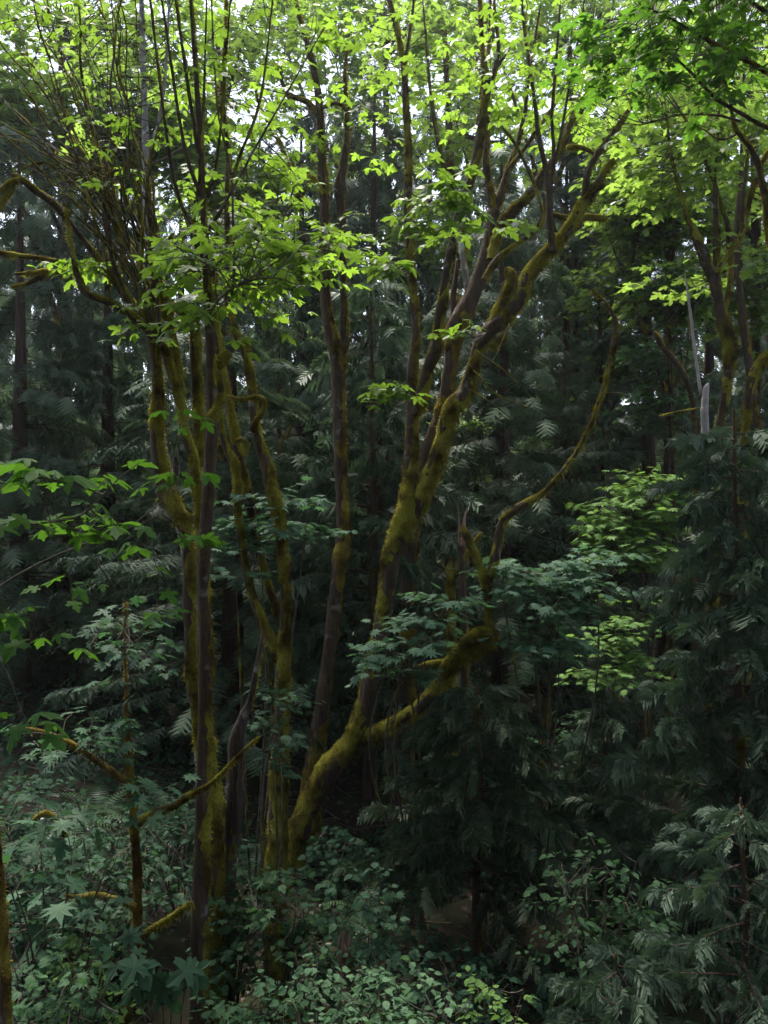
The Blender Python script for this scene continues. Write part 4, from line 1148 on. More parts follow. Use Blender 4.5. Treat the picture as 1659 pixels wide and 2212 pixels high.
# ------------------------------------------------------------------ far maples, sunlit crowns beyond the cedars
def far_maple(label, u, d, w, top_v, crown, n_leaf_sprays, lean=0, mat='maple_back', n_single=0, bark='bark', moss=0.45, size=0.25):
    root = maple(label, u, d, group='sunlit maples farther back in the wood')
    zt = P(u, top_v, d)
    b = foot(u - lean, d, w * 1.5)
    mid = P(u, top_v + 420, d)
    tr = stem('trunk', root, [b, [b[0] + 0.1, d, b[2] + 2.0, w * 0.55 / F * d], [*(mid + np.array([0.15, 0, 0])), w * 0.42 / F * d], [*zt, w * 0.22 / F * d]], bark, moss, 'moss_brown', seg=10, ds=0.2, fuzz=0.3)
    limbs = [path_of(tr)[len(path_of(tr)) // 2:]]
    for k in range(5):
        c, r = crown[k % len(crown)]
        a0 = path_of(tr)[int(len(path_of(tr)) * (0.5 + 0.08 * k))][:3]
        e = np.asarray(c) + rng.normal(0, 0.5, 3) * np.asarray(r)
        m_ = (a0 + e) / 2 + np.array([rng.normal(0, 0.4), rng.normal(0, 0.4), -0.3])
        lo = stem('limb', root, [[*a0, w * 0.28 / F * d], [*m_, w * 0.18 / F * d], [*e, 0.015]], bark, moss, 'moss_brown', seg=7, ds=0.2, fuzz=0.2)
        limbs.append(path_of(lo))
    f = Foliage(root, ['maple_low'], mat)
    f.coarse = True
    an = np.vstack(limbs)
    per = int(n_leaf_sprays * 1.5) // len(crown)
    for c, r in crown:
        f.fill(an, c, r, per, 0.5, size, 3, branch_r=0.02)
    f.build(n_single)


far_maple('far sunlit maple glowing behind the fan of bare shoots at the upper left', 130, 21, 30, 60, [(P(80, 120, 21), (2.4, 2, 1.6)), (P(230, 60, 21), (2.4, 2, 1.8)), (P(120, 330, 20), (2.0, 1.6, 0.9)), (P(250, 250, 20), (1.8, 1.6, 1.0)), (P(20, 250, 20), (1.2, 1.6, 1.0))], 560)
far_maple('far sunlit maple behind the top of the straight trunk', 470, 23, 28, 80, [(P(440, 200, 22), (2.2, 2, 1.8)), (P(540, 60, 23), (2.2, 2, 2.0)), (P(480, 420, 22), (1.8, 1.6, 0.9)), (P(400, 330, 21), (1.4, 1.4, 1.2))], 440)
far_maple('far maple between the two-topped maple and the great leaning one', 830, 25, 26, 120, [(P(800, 330, 25), (1.6, 1.6, 1.5)), (P(760, 150, 25), (2.0, 1.6, 1.5)), (P(700, 20, 25), (2.6, 1.8, 1.0)), (P(900, 20, 25), (2.4, 1.8, 1.0))], 340)
far_maple('slender far maple with several grey stems high in the central gap', 960, 20, 26, 60, [(P(940, 120, 20), (1.5, 1.4, 1.6)), (P(1010, 300, 20), (1.4, 1.2, 1.2)), (P(960, 520, 20), (1.2, 1.0, 0.8))], 170, bark='bark')
far_maple('far maple behind the upright limbs of the great leaning maple', 1230, 24, 26, 100, [(P(1200, 120, 24), (2.2, 2, 1.8)), (P(1060, 30, 24), (2.2, 2, 1.1)), (P(1280, 10, 24), (2.0, 2, 1.0)), (P(1290, 300, 23), (1.7, 1.6, 1.2)), (P(1330, 520, 23), (1.3, 1.2, 1.0))], 440)
far_maple('broad sunlit maple with a pale yellow-green crown left of the fan-topped maple', 1430, 19, 24, 200, [(P(1400, 380, 18.5), (1.3, 1.2, 0.9)), (P(1460, 480, 18.5), (1.2, 1.2, 0.8)), (P(1380, 480, 18.5), (1.0, 1.2, 0.7)), (P(1450, 250, 18.5), (1.6, 1.2, 1.0)), (P(1440, 640, 18.5), (0.9, 1.0, 0.7))], 380, n_single=60)
far_maple('far sunlit maple filling the upper right corner behind the overhanging boughs', 1620, 22, 28, 60, [(P(1600, 150, 22), (2.2, 2, 1.8)), (P(1620, 400, 22), (1.6, 1.6, 1.5)), (P(1480, 100, 22), (2.0, 1.8, 1.5)), (P(1620, 620, 21), (1.2, 1.2, 1.2))], 400)
far_maple('low far maple glowing in the gap beside the straight dark cedar trunk', 1010, 24, 16, 960, [(P(1020, 1000, 24), (0.8, 0.9, 0.55)), (P(1110, 1020, 24), (0.6, 0.8, 0.6)), (P(1000, 920, 24), (0.5, 0.6, 0.4))], 110, size=0.2)
far_maple('low far maple glimpsed through the drooping cedar right of the hooked branch', 1280, 26, 16, 960, [(P(1270, 960, 26), (1.5, 0.9, 0.5)), (P(1380, 1060, 26), (1.2, 0.8, 0.7)), (P(1200, 880, 26), (1.0, 0.6, 0.6))], 130, size=0.2)
far_maple('far maple seen through the gap left of the two-topped maple', 610, 26, 20, 520, [(P(600, 520, 26), (1.3, 1.2, 1.2)), (P(640, 700, 26), (1.0, 1.0, 0.8))], 90, size=0.22)

far_maple('small bright maple in the gap between the two-topped maple and the fork', 790, 22, 14, 560, [(P(780, 620, 22), (0.9, 0.9, 0.7)), (P(820, 500, 22), (0.8, 0.8, 0.7)), (P(790, 760, 22), (0.6, 0.7, 0.5))], 90, size=0.2)
far_maple('small bright maple behind the leafy bough of the straight trunk', 590, 21, 14, 480, [(P(570, 420, 21), (0.8, 0.8, 0.8)), (P(640, 380, 21), (0.8, 0.8, 0.7)), (P(560, 560, 21), (0.6, 0.7, 0.5))], 80, size=0.2)
far_maple('small bright maple under the horizontal mossy stub of the leaning maple', 1290, 21, 14, 560, [(P(1290, 640, 21), (0.7, 0.8, 0.9)), (P(1380, 620, 21), (0.8, 0.8, 0.7)), (P(1330, 800, 21), (0.7, 0.8, 0.7))], 110, size=0.2)
far_maple('small green maple between the pole snag and the drooping cedar', 1440, 17.5, 12, 700, [(P(1440, 760, 17.5), (0.6, 0.7, 0.6)), (P(1470, 640, 17.5), (0.5, 0.6, 0.5)), (P(1440, 880, 17.5), (0.6, 0.7, 0.5))], 90, size=0.18, mat='shrub')

# ------------------------------------------------------------------ snags, stumps, small mossy tree
# the bleached pole snag
s1 = thing('dead_snag', 'bleached broken snag with a thin pale pole leaning from its top', 'snag', ground_under(1512, 13.0), 'dead snags')
stem('trunk', s1, [foot(1508, 13.0, 40)] + px([(1514, 1250, 34), (1520, 1100, 30), (1521, 1000, 26), (1522, 960, 22)], 13.0), 'bark_red', 0.45, 'moss_brown', rough=0.15)
stem('bleached_shaft', s1, px([(1520, 1010, 16), (1523, 940, 17), (1522, 890, 15), (1524, 850, 14), (1527, 836, 10), (1530, 828, 4)], 12.85), 'bleached', rough=0.2)
stem('bleached_pole', s1, px([(1514, 850, 7), (1511, 829, 7), (1501, 756, 7), (1492, 682, 6), (1484, 621, 4.5), (1479, 590, 1.5)], 12.9), 'bleached', rough=0.12)
stem('branch', s1, px([(1535, 878, 4, 13), (1510, 882, 4, 12.9), (1480, 887, 4, 12.8), (1450, 893, 3, 12.7), (1424, 898, 1.5, 12.6)]), 'twig', 0.7, thick=0.01)
stem('branch', s1, px([(1516, 852, 3, 13), (1495, 854, 2.5, 12.9), (1470, 850, 1.5, 12.8)]), 'twig', 0.5, thick=0.01)
# the split grey snag
s2 = thing('dead_snag', 'split grey snag tapering to a sharp tip right of the straight trunk', 'snag', ground_under(485, 9.0), 'dead snags')
stem('trunk', s2, [foot(482, 9.0, 66)] + px([(487, 1967, 42), (490, 1886, 38), (497, 1788, 36), (500, 1722, 33), (506, 1657, 30), (512, 1595, 26), (525, 1550, 20), (540, 1515, 15), (550, 1470, 12), (560, 1409, 9), (567, 1372, 5), (569, 1362, 1.5)], 9.0, 1.3), 'deadwood', 0.14, 'moss', rough=0.22)
stem('splinter', s2, px([(512, 1800, 16), (518, 1740, 15), (519, 1680, 12), (524, 1630, 8), (528, 1606, 2)], 8.9), 'deadwood', rough=0.3)
stem('splinter', s2, px([(478, 1900, 18), (480, 1800, 16), (483, 1740, 11), (487, 1700, 3)], 8.88), 'deadwood', 0.3, rough=0.3)
# a mossy broken trunk beyond
s3 = thing('dead_snag', 'short mossy broken trunk leaning beyond the large cedar, left of the pole snag', 'snag', ground_under(1500, 15.5), 'dead snags')
stem('trunk', s3, [foot(1508, 15.5, 36)] + px([(1505, 1050, 26), (1498, 900, 24), (1492, 850, 24), (1472, 800, 22), (1447, 768, 24), (1428, 745, 24), (1418, 724, 20), (1414, 716, 8)], 15.5, 0.62), 'bark', 0.5, 'moss_brown', thick=0.04, rough=0.18)
# a broken torn stem by the hooked branch
s4 = thing('dead_snag', 'thin torn snag with raw pink wood at its tip behind the hooked branch', 'snag', ground_under(1000, 12.6), 'dead snags')
stem('trunk', s4, [foot(1004, 12.6, 26)] + px([(1003, 1400, 20), (1000, 1260, 18), (998, 1190, 17), (996, 1150, 14)], 12.6), 'bark_red', 0.35, 'moss_brown')
stem('splinter', s4, px([(1000, 1180, 12), (1001, 1145, 9), (1004, 1120, 5), (1008, 1098, 1)], 12.55), 'splinter', rough=0.3)
stem('splinter', s4, px([(993, 1180, 8), (992, 1140, 6), (991, 1110, 3), (990, 1092, 1)], 12.6), 'splinter', rough=0.3)
s5 = thing('dead_snag', 'stout moss-clad stub behind the thin torn snag', 'snag', ground_under(972, 13.2), 'dead snags')
stem('trunk', s5, [foot(976, 13.2, 30)] + px([(974, 1330, 22), (973, 1260, 20), (972, 1225, 18), (976, 1212, 10)], 13.2), 'bark', 0.85, 'moss', thick=0.06, rough=0.2)
stem('limb', s5, px([(974, 1262, 10), (1000, 1210, 11), (1025, 1170, 11), (1040, 1150, 5)], 13.2), 'bark', 0.9, 'moss', thick=0.05, rough=0.2)


def stump(label, u, v, d, w, h, mat='bark_red', torn=False, moss=0.5):
    """a broken stump: ragged hollow ring of wood, splinters, moss"""
    top = P(u, v, d)
    b = ground_under(u, d)
    root = thing('tree_stump', label, 'stump', b, 'old stumps')
    r = w * 0.5 / F * d
    stem('trunk', root, [[b[0], d, b[2] - 0.4, r * 1.35], [b[0], d, b[2] + 0.2, r * 1.15], [top[0], d, (b[2] + top[2]) / 2, r], [top[0], d, top[2] - 0.03, r * 0.9], [top[0], d, top[2] + 0.02, r * 0.35]], mat, moss, 'moss', thick=0.05, rough=0.28)
    if torn:
        for k in range(6):
            a = k * 1.05 + 0.3
            q = top + np.array([math.cos(a) * r * 0.7, math.sin(a) * r * 0.7, -0.12])
            hh = h * (0.4 + 0.6 * rng.rand())
            stem('splinter', root, [[*q, r * 0.28], [*(q + np.array([0.005, 0, hh * 0.5])), r * 0.22], [*(q + np.array([0.01, 0, hh])), 0.004]], 'splinter', rough=0.35)
    return root


stump('torn pale stump with raw pink splinters among the bottom shrubs', 742, 2045, 8.2, 34, 0.30, 'splinter', True, 0.15)
stump('low rotten stump capped with yellow moss beside the straight trunk base', 592, 2002, 8.6, 54, 0.1, 'bark_red', False, 0.62)
r_ = thing('dead_snag', 'short broken stem arching over with a mossy bare-tipped end at the left', 'snag', ground_under(165, 9.6), 'dead snags')
stem('trunk', r_, [foot(168, 9.6, 16)] + px([(160, 1990, 13, 9.6), (152, 1880, 12, 9.5), (140, 1805, 12, 9.4), (126, 1780, 12, 9.35), (112, 1764, 13, 9.3), (98, 1757, 14, 9.3), (82, 1763, 10, 9.3), (70, 1774, 5, 9.3)]), 'bark', 0.6, 'moss', thick=0.04)
stem('bare_tip', r_, px([(92, 1768, 8), (90, 1785, 6), (87, 1800, 4), (86, 1812, 2)], 9.15), 'bark_pale')

# the small mossy tree
t13 = maple('small crooked tree furred with moss, arms reaching to both sides, left of the straight trunk', 278, 8.2, 'mossy_tree')
i0 = stem('trunk', t13, [foot(272, 8.2, 22)] + px([(276, 2180, 15), (288, 2131, 13), (291, 2082, 15), (294, 2016, 18), (296, 1967, 19), (296, 1918, 19), (294, 1853, 19), (288, 1788, 22), (288, 1755, 20), (284, 1716, 22), (278, 1690, 19), (278, 1624, 17), (271, 1565, 15), (270, 1540, 8), (272, 1480, 5), (268, 1400, 4), (272, 1300, 3)], 8.2), 'bark', 0.85, 'moss_brown', thick=0.03, fuzz=1.6, rough=0.15)
i1 = stem('branch', t13, px([(284, 1710, 16), (255, 1677, 17), (212, 1647, 12), (163, 1611, 9), (114, 1588, 7), (70, 1576, 5), (30, 1570, 3)], 8.1), 'bark', 0.9, 'moss_brown', thick=0.025, fuzz=1.6)
i2 = stem('branch', t13, px([(286, 1796, 15, 8.2), (296, 1778, 15, 8.0), (343, 1752, 13, 7.8), (376, 1742, 12, 7.6), (408, 1719, 13, 7.5), (457, 1690, 9, 7.4), (523, 1624, 5, 7.3), (560, 1590, 2, 7.3)]), 'bark', 0.95, 'moss', thick=0.022, fuzz=1.8)
i3 = stem('branch', t13, px([(292, 1962, 14), (255, 1945, 14), (212, 1935, 12), (170, 1938, 9), (140, 1934, 5)], 8.1), 'bark', 0.95, 'moss_brown', thick=0.028, fuzz=1.8)
i4 = stem('branch', t13, px([(298, 2028, 12, 8.2), (327, 2007, 12, 8.0), (376, 1977, 12, 7.8), (412, 1953, 12, 7.6), (417, 1950, 6, 7.6)]), 'bark', 0.98, 'moss', thick=0.025, fuzz=2.0)
stem('bare_twig', t13, px([(414, 1952, 4, 7.6), (408, 1930, 2.5, 7.6), (404, 1900, 1.5, 7.6)]), 'bark_pale')
f13 = Foliage(t13, ['maple', 'vine'], 'vine')
an13 = np.vstack([path_of(i1), path_of(i2), path_of(i0)[-20:]])
f13.fill(an13, P(180, 1600, 8.0), (0.7, 0.5, 0.25), 22, 0.3, 0.13, 2)
f13.fill(an13, P(330, 1730, 7.7), (0.35, 0.3, 0.08), 6, 0.26, 0.17, 2, flat=2)
f13.fill(an13, P(300, 1400, 8.2), (0.5, 0.5, 0.5), 10, 0.3, 0.14, 2)
f13.fill(path_of(i0)[-12:], P(275, 1340, 8.2), (0.35, 0.35, 0.3), 14, 0.28, 0.13, 2)
f13.build(90)

# the tree at the left edge whose big leaves hang into view
t14 = maple('maple at the left edge hanging large vivid green leaves across the view', -5, 5.6)
j0 = stem('trunk', t14, [foot(30, 5.9, 34)] + px([(12, 2212, 28), (6, 2080, 24), (3, 1960, 22), (-10, 1800, 18), (-40, 1500, 16), (-60, 1200, 14), (-50, 900, 10), (-20, 600, 6)], 5.8), 'bark', 0.5, 'moss_brown')
j1 = stem('branch', t14, px([(-58, 1200, 8, 5.8), (0, 1140, 6, 5.5), (90, 1130, 5, 5.3), (180, 1110, 4, 5.2), (250, 1040, 3, 5.1), (300, 1000, 2, 5.1)]), 'twig')
j2 = stem('branch', t14, px([(-50, 1300, 7, 5.8), (60, 1230, 5, 5.8), (170, 1180, 4, 5.9), (280, 1140, 3, 6.1), (350, 1110, 2, 6.3)]), 'twig')
j3 = stem('branch', t14, px([(-48, 1450, 6, 5.6), (-10, 1380, 5, 5.2), (40, 1330, 4, 5.0), (80, 1320, 2, 4.9)]), 'twig')
j4 = stem('branch', t14, px([(170, 1180, 3, 5.9), (220, 1230, 3, 5.9), (260, 1290, 2, 6.0), (300, 1330, 2, 6.0)]), 'twig')
j5 = stem('branch', t14, px([(280, 1140, 3, 6.1), (340, 1090, 3, 6.3), (390, 1040, 2, 6.5), (420, 1010, 2, 6.6)]), 'twig')
f14 = Foliage(t14, ['maple', 'maple2', 'maple3'], 'maple_dark')  # darker leaf colour stands in for shade on these leaves
for (pu, pv, pd_, n, rx, rz_, sz) in [(110, 1040, 5.2, 9, 0.20, 0.12, 0.20), (60, 1125, 5.3, 9, 0.26, 0.09, 0.19), (190, 1060, 5.2, 5, 0.12, 0.12, 0.18), (230, 1130, 5.6, 9, 0.32, 0.08, 0.17), (40, 1350, 5.0, 8, 0.16, 0.18, 0.18), (20, 1310, 5.0, 4, 0.1, 0.08, 0.18),
                                      (390, 1050, 6.5, 8, 0.14, 0.14, 0.18), (390, 1150, 6.4, 6, 0.18, 0.08, 0.17), (300, 1180, 6.1, 8, 0.36, 0.10, 0.16), (340, 1330, 6.1, 4, 0.15, 0.05, 0.15), (160, 1260, 5.9, 6, 0.3, 0.08, 0.15), (20, 1530, 4.9, 4, 0.08, 0.08, 0.17), (380, 910, 6.8, 5, 0.1, 0.16, 0.16)]:
    f14.fill(np.vstack([path_of(x) for x in (j1, j2, j3, j4, j5)]), P(pu, pv, pd_), (rx, rx, rz_), max(2, int(n * 0.6)), 0.16, sz, 1, branch_r=0.005, flat=1.5, r=0.004)
for (cx, cy, cz, n) in [(-3.4, 4.5, 7.0, 60), (-1.2, 3.5, 7.6, 60), (-4.5, 7.0, 8.0, 50)]:  # unseen canopy put in above to keep sky light off the undergrowth
    f14.fill(np.array([[-4.2, 5.2, 4.0], [-3.0, 4.6, 5.2], [-1.5, 4.0, 6.0]]), (cx, cy, cz), (1.6, 1.5, 0.8), n, 0.5, 0.24, 3, branch_r=0.02)
stem('unseen_trunk_top', t14, [[*P(-20, 600, 5.8), 0.02], [-3.4, 5.4, 3.6, 0.03], [-3.0, 4.6, 5.2, 0.02], [-1.5, 4.0, 6.0, 0.012]], 'bark')  # added out of view to bear that canopy
f14.build(260)

# ------------------------------------------------------------------ vine maples: flat tiers of leaves
def vine_maple(label, u, d, tiers, n_single, mat='vine', size=0.15, stems=3, shape=('vine',)):
    root = thing('vine_maple', label, 'shrub', ground_under(u, d), 'vine maples with tiered leaves')
    b = ground_under(u, d)
    f = Foliage(root, list(shape), mat)
    an = []
    for (cu, cv, cd, ru, rv, n) in tiers:
        c = P(cu, cv, cd)
        m_ = (b + c) / 2 + np.array([rng.normal(0, 0.25), rng.normal(0, 0.2), 0.35])
        o = stem('stem', root, [[b[0] + rng.normal(0, 0.08), b[1] + rng.normal(0, 0.08), b[2] - 0.2, 0.022], [*m_, 0.016], [*(c + np.array([0, 0, -0.05])), 0.007]], 'twig', 0.3, thick=0.01)
        an.append(path_of(o)[len(path_of(o)) // 2:])
    an = np.vstack(an)
    for (cu, cv, cd, ru, rv, n) in tiers:
        f.fill(an, P(cu, cv, cd), (ru / F * cd, ru / F * cd * 0.7, rv / F * cd), n, 0.32, size, 3, branch_r=0.008, flat=3, tilt=0.22, droop=0.12, r=0.004)
    f.build(n_single)


vine_maple('vine maple with pale bluish leaf tiers between the straight trunk and the two-topped maple', 560, 11.0, [(600, 1085, 10.8, 90, 14, 16), (560, 1135, 10.8, 90, 16, 18), (660, 1150, 11, 70, 14, 12), (520, 1190, 10.6, 60, 12, 10), (510, 1245, 10.4, 40, 10, 5)], 220, mat='vine_lit')
vine_maple('broad vine maple with blue-green leaf tiers right of the hooked mossy branch', 1150, 11.5, [(1180, 1225, 11.4, 110, 18, 26), (1220, 1260, 11.2, 90, 20, 24), (1130, 1280, 11.2, 80, 16, 16), (1190, 1320, 11.0, 90, 20, 22), (1150, 1380, 11.0, 90, 24, 22), (1210, 1400, 11.2, 70, 26, 14), (1080, 1250, 11.4, 50, 12, 8), (1290, 1210, 11.3, 60, 12, 10)], 280, size=0.15, mat='vine_lit')
vine_maple('vine maple spreading leaf tiers in front of the great leaning trunk', 905, 10.8, [(960, 1300, 10.9, 60, 12, 12), (930, 1350, 10.8, 70, 14, 16), (870, 1400, 10.6, 70, 14, 14), (830, 1435, 10.6, 45, 16, 12), (880, 1455, 10.7, 50, 12, 6)], 240, mat='vine_lit')
vine_maple('slender vine maple with small leaves between the snag and the leaning base', 600, 9.4, [(600, 1520, 9.4, 45, 30, 9), (600, 1580, 9.4, 50, 16, 8), (590, 1650, 9.4, 40, 20, 7)], 70, size=0.11)
vine_maple('yellow-green vine maple low beside the broad blue-green one', 1350, 12.6, [(1320, 1390, 12.4, 60, 40, 24), (1360, 1450, 12.2, 60, 30, 20), (1370, 1330, 12.6, 50, 40, 18), (1300, 1460, 12.2, 40, 30, 14)], 120, mat='lime', size=0.13)
vine_maple('light green bush between the drooping cedar and the large cedar', 1380, 14.0, [(1400, 1050, 14, 60, 40, 46), (1360, 1110, 13.8, 76, 40, 60), (1330, 1160, 13.6, 66, 38, 48), (1430, 1130, 14, 60, 34, 32), (1390, 1200, 13.4, 70, 34, 40), (1310, 1200, 13.4, 46, 24, 22)], 260, mat='lime', size=0.15)  # lime leaf colour stands in for skylight falling on this bush

# ------------------------------------------------------------------ bottom shrubs
def shrub(label, u, d, w, h, n, size, mat='shrub', shapes=('toothed', 'oval'), n_single=120, v_top=None, pairs=3):
    b = ground_under(u, d)
    if v_top is not None:
        h = P(u, v_top, d)[2] - b[2]
    root = thing('shrub', label, 'shrub', b, 'leafy shrubs on the forest floor')
    f = Foliage(root, list(shapes), mat)
    an = []
    for k in range(7):
        a = k * 0.9 + rng.rand()
        e = b + np.array([math.cos(a) * w * 0.38, math.sin(a) * w * 0.3, h * rng.uniform(0.6, 0.95)])
        m_ = b + (e - b) * 0.5 + np.array([0, 0, 0.12 * h])
        o = stem('stem', root, [[b[0] + 0.04 * math.cos(a), b[1] + 0.04 * math.sin(a), b[2] - 0.1, 0.012], [*m_, 0.009], [*e, 0.004]], 'twig', seg=5, ds=0.1)
        an.append(path_of(o))
    an = np.vstack(an)
    c = b + np.array([0, 0, h * 0.60])
    f.fill(an, c, (w * 0.5, w * 0.42, h * 0.42), n, 0.20, size, pairs, branch_r=0.006, r=0.003, droop=0.35, tilt=0.4)
    f.build(n_single)


shrub('pale mint-green shrub at the bottom edge in the middle', 700, 7.3, 1.5, 1, 160, 0.085, 'mint', v_top=2090, n_single=200)
shrub('bright shrub in the bottom edge beside the pale mint one', 870, 7.4, 1.2, 1, 110, 0.085, 'mint', v_top=2080, n_single=160)
shrub('lime-tipped shrub at the bottom edge under the low dark cedar', 1060, 7.2, 0.8, 1, 50, 0.08, 'lime', v_top=2130, n_single=80)
shrub('dense leafy shrub climbing round the rotten stump', 600, 8.6, 1.3, 1, 130, 0.10, 'shrub', v_top=1850, shapes=('toothed', 'vine'), n_single=180)
shrub('shrub with bluish leaves around the torn pale stump', 790, 8.3, 1.0, 1, 80, 0.095, 'vine', v_top=1890, shapes=('vine', 'toothed'), n_single=140)
shrub('oval-leaved shrub bright against the dark hollow at the lower right', 1300, 8.4, 1.3, 1, 150, 0.095, 'shrub', v_top=1830, shapes=('oval',), n_single=240)
shrub('fine-leaved shrub on the slope above the low dark cedar', 1230, 12.5, 1.4, 1, 110, 0.10, 'vine', v_top=1560, n_single=120, shapes=('toothed',))
shrub('leafy shrub left of the split snag base', 500, 8.9, 0.8, 1, 60, 0.09, 'vine', v_top=1900, n_single=80, shapes=('vine',))
shrub('shrub with large pale maple-like leaves at the left edge', 110, 7.6, 1.7, 1, 46, 0.21, 'vine', v_top=1740, shapes=('maple', 'vine'), n_single=120, pairs=1)
shrub('low shrub in the bottom left corner', 120, 6.7, 1.3, 1, 110, 0.085, 'shrub', v_top=2060, n_single=130, shapes=('toothed', 'vine'))
shrub('yellowish shrub left of the small mossy tree base', 185, 7.6, 0.7, 1, 50, 0.08, 'lime', v_top=2000, n_single=70, shapes=('toothed',))
shrub('shrub of small leaves behind the small mossy tree', 250, 9.8, 1.8, 1, 140, 0.10, 'vine', v_top=1760, n_single=120, shapes=('vine', 'toothed'))
shrub('shrub of small leaves by the short arching stem', 60, 10.2, 2.0, 1, 130, 0.10, 'carpet', v_top=1680, n_single=80, shapes=('vine', 'toothed'))
shrub('dim shrub behind the straight trunk at knee height', 390, 10.6, 1.6, 1, 110, 0.10, 'carpet', v_top=1720, n_single=60, shapes=('vine', 'toothed'))
shrub('dim shrub at the foot of the two-topped maple', 740, 11.6, 0.9, 1, 60, 0.10, 'carpet', v_top=1790, n_single=50, shapes=('vine',))
shrub('low shrub at the bottom edge right of the straight trunk', 520, 7.3, 0.9, 1, 70, 0.085, 'shrub', v_top=2110, n_single=80, shapes=('toothed', 'vine'))

shrub('thick low shrub at the left edge below the ferns', 20, 8.7, 1.6, 1, 120, 0.10, 'carpet', v_top=1790, n_single=70, shapes=('vine', 'toothed'))
shrub('thick low shrub between the short arching stem and the small mossy tree', 175, 9.1, 1.5, 1, 110, 0.10, 'vine', v_top=1800, n_single=70, shapes=('vine', 'toothed'))
shrub('dark shrub under the low dark cedar at the bottom of the hollow', 1010, 8.6, 1.1, 1, 60, 0.09, 'carpet', v_top=2060, n_single=40, shapes=('toothed',))

# the seedling with large fingered leaves by the straight trunk
sp = thing('maple_seedling', 'maple seedling with large drooping fingered leaves before the straight trunk', 'plant', ground_under(370, 7.0))
bq = ground_under(370, 7.0)
for k, (uu, vv, n) in enumerate([(300, 2085, 3), (345, 2110, 3), (405, 2095, 4), (370, 2140, 2), (290, 2130, 2)]):
    e = P(uu, vv, 6.8)
    stem('stem', sp, [[bq[0] + 0.02 * k, bq[1], bq[2] - 0.1, 0.009], [*((bq + e) / 2 + np.array([0, 0, 0.2])), 0.007], [*e, 0.003]], 'twig', seg=5)
fsp = Foliage(sp, ['maple', 'maple2', 'maple3'], 'vine')
for (uu, vv, n) in [(300, 2080, 3), (345, 2110, 3), (405, 2095, 4), (370, 2140, 2), (290, 2130, 2)]:
    for k in range(n):
        q = P(uu + rng.uniform(-20, 20), vv + rng.uniform(-8, 8), 6.8)
        az = rng.uniform(0, 6.28)
        tipd = np.array([math.cos(az), -0.4 + 0.4 * math.sin(az), rng.uniform(-0.9, -0.3)])
        fsp.seg.append((P(uu, vv, 6.8), q, 0.002, 0.002))
        fsp.leaf(q, tipd, UP + np.array([0, -0.9, 0]) + rng.normal(0, 0.2, 3), 0.24)
fsp.build(40)

# ------------------------------------------------------------------ ferns
fern_spots = [(30, 10.8, 0.9, 'at the left edge on the bank'), (90, 11.5, 0.85, 'beside the one on the bank, farther up'), (150, 12.4, 0.8, 'high on the bank behind the small mossy tree'), (215, 13.0, 0.8, 'on the bank right of the mossy tree top'),
              (330, 12.5, 0.8, 'behind the straight trunk, highest on the slope'), (560, 12.0, 0.7, 'at the foot of the crooked maple'), (790, 11.0, 0.7, 'right of the leaning base in the dark'), (350, 8.0, 0.6, 'low beside the straight trunk'),
              (420, 6.9, 0.55, 'at the bottom edge before the straight trunk'), (1120, 12.8, 0.7, 'in the brown litter right of the leaning base'), (-10, 9.3, 0.8, 'cut by the left edge below the bank')]
for (u, d, L, where) in fern_spots:
    b = ground_under(u, d)
    root = thing('sword_fern', 'sword fern ' + where, 'fern', b, 'sword ferns')
    n = 13
    for k in range(n):
        a = 2 * math.pi * k / n + rng.uniform(-0.2, 0.2)
        o = bpy.data.objects.new('frond', piece_mesh('fern', 'fern'))
        o.parent = root
        el = rng.uniform(0.55, 1.1)
        z = L * rng.uniform(0.75, 1.15); o.scale = (z, z, z)
        o.rotation_euler = (el - 0.5, 0, a)
        o.location = (0, 0, 0.02)
        coll.objects.link(o)


# ------------------------------------------------------------------ ground cover and litter (nobody could count them)
def cover(name, n, shapes, mat, size, area, dens_seed, thr, lift=(0.05, 0.4), tilt=0.45, label=None, cat=None):
    x0, x1, y0, y1 = area
    x = rng.uniform(x0, x1, n); y = y0 + (y1 - y0) * rng.rand(n) ** 1.2
    dn = vnoise(np.stack([x * 0.55, y * 0.55, np.zeros(n)], -1), dens_seed)
    k = dn > thr
    x, y = x[k], y[k]
    m = len(x)
    z = ground_z(x, y) + rng.uniform(*lift, m) * (0.4 + 0.8 * np.clip(dn[k], 0, 1))
    az = rng.uniform(0, 6.28, m)
    tip = np.stack([np.cos(az), np.sin(az), rng.uniform(-0.6, 0.1, m)], -1)
    nrm = UP + np.array([0, -0.35, 0]) + rng.normal(0, tilt, (m, 3))
    s_ = size * rng.uniform(0.6, 1.3, m)
    sh = rng.randint(0, len(shapes), m)
    Vs, Ts, Rs, off = [], [], [], 0
    for q, sn in enumerate(shapes):
        sel = sh == q
        V, T, R_ = scatter(sn, np.stack([x, y, z], -1)[sel], tip[sel], nrm[sel], s_[sel])
        Vs.append(V); Ts.append(T + off); Rs.append(R_); off += len(V)
    o = link(name, make_mesh(name, np.vstack(Vs), np.vstack(Ts), M[mat], np.concatenate(Rs), smooth=False), None, 'stuff')
    o['label'] = label; o['category'] = cat
    return o


cover('undergrowth', 20000, ['vine', 'toothed'], 'carpet', 0.12, (-12, 12, 5.8, 20), 21, -0.25, (0.05, 0.5), label='dim green carpet of small leaves over the forest floor', cat='undergrowth')
cover('leaf_litter', 9000, ['oval', 'maple_low'], 'litter', 0.11, (-9, 9, 5.8, 19), 22, -1.0, (0.005, 0.04), 0.25, label='brown fallen leaves on the forest floor', cat='leaf litter')
cover('far_undergrowth', 9000, ['maple_low'], 'shrub', 0.30, (-34, 34, 18, 72), 23, -0.3, (0.1, 1.5), label='far low thicket under the cedars', cat='undergrowth')


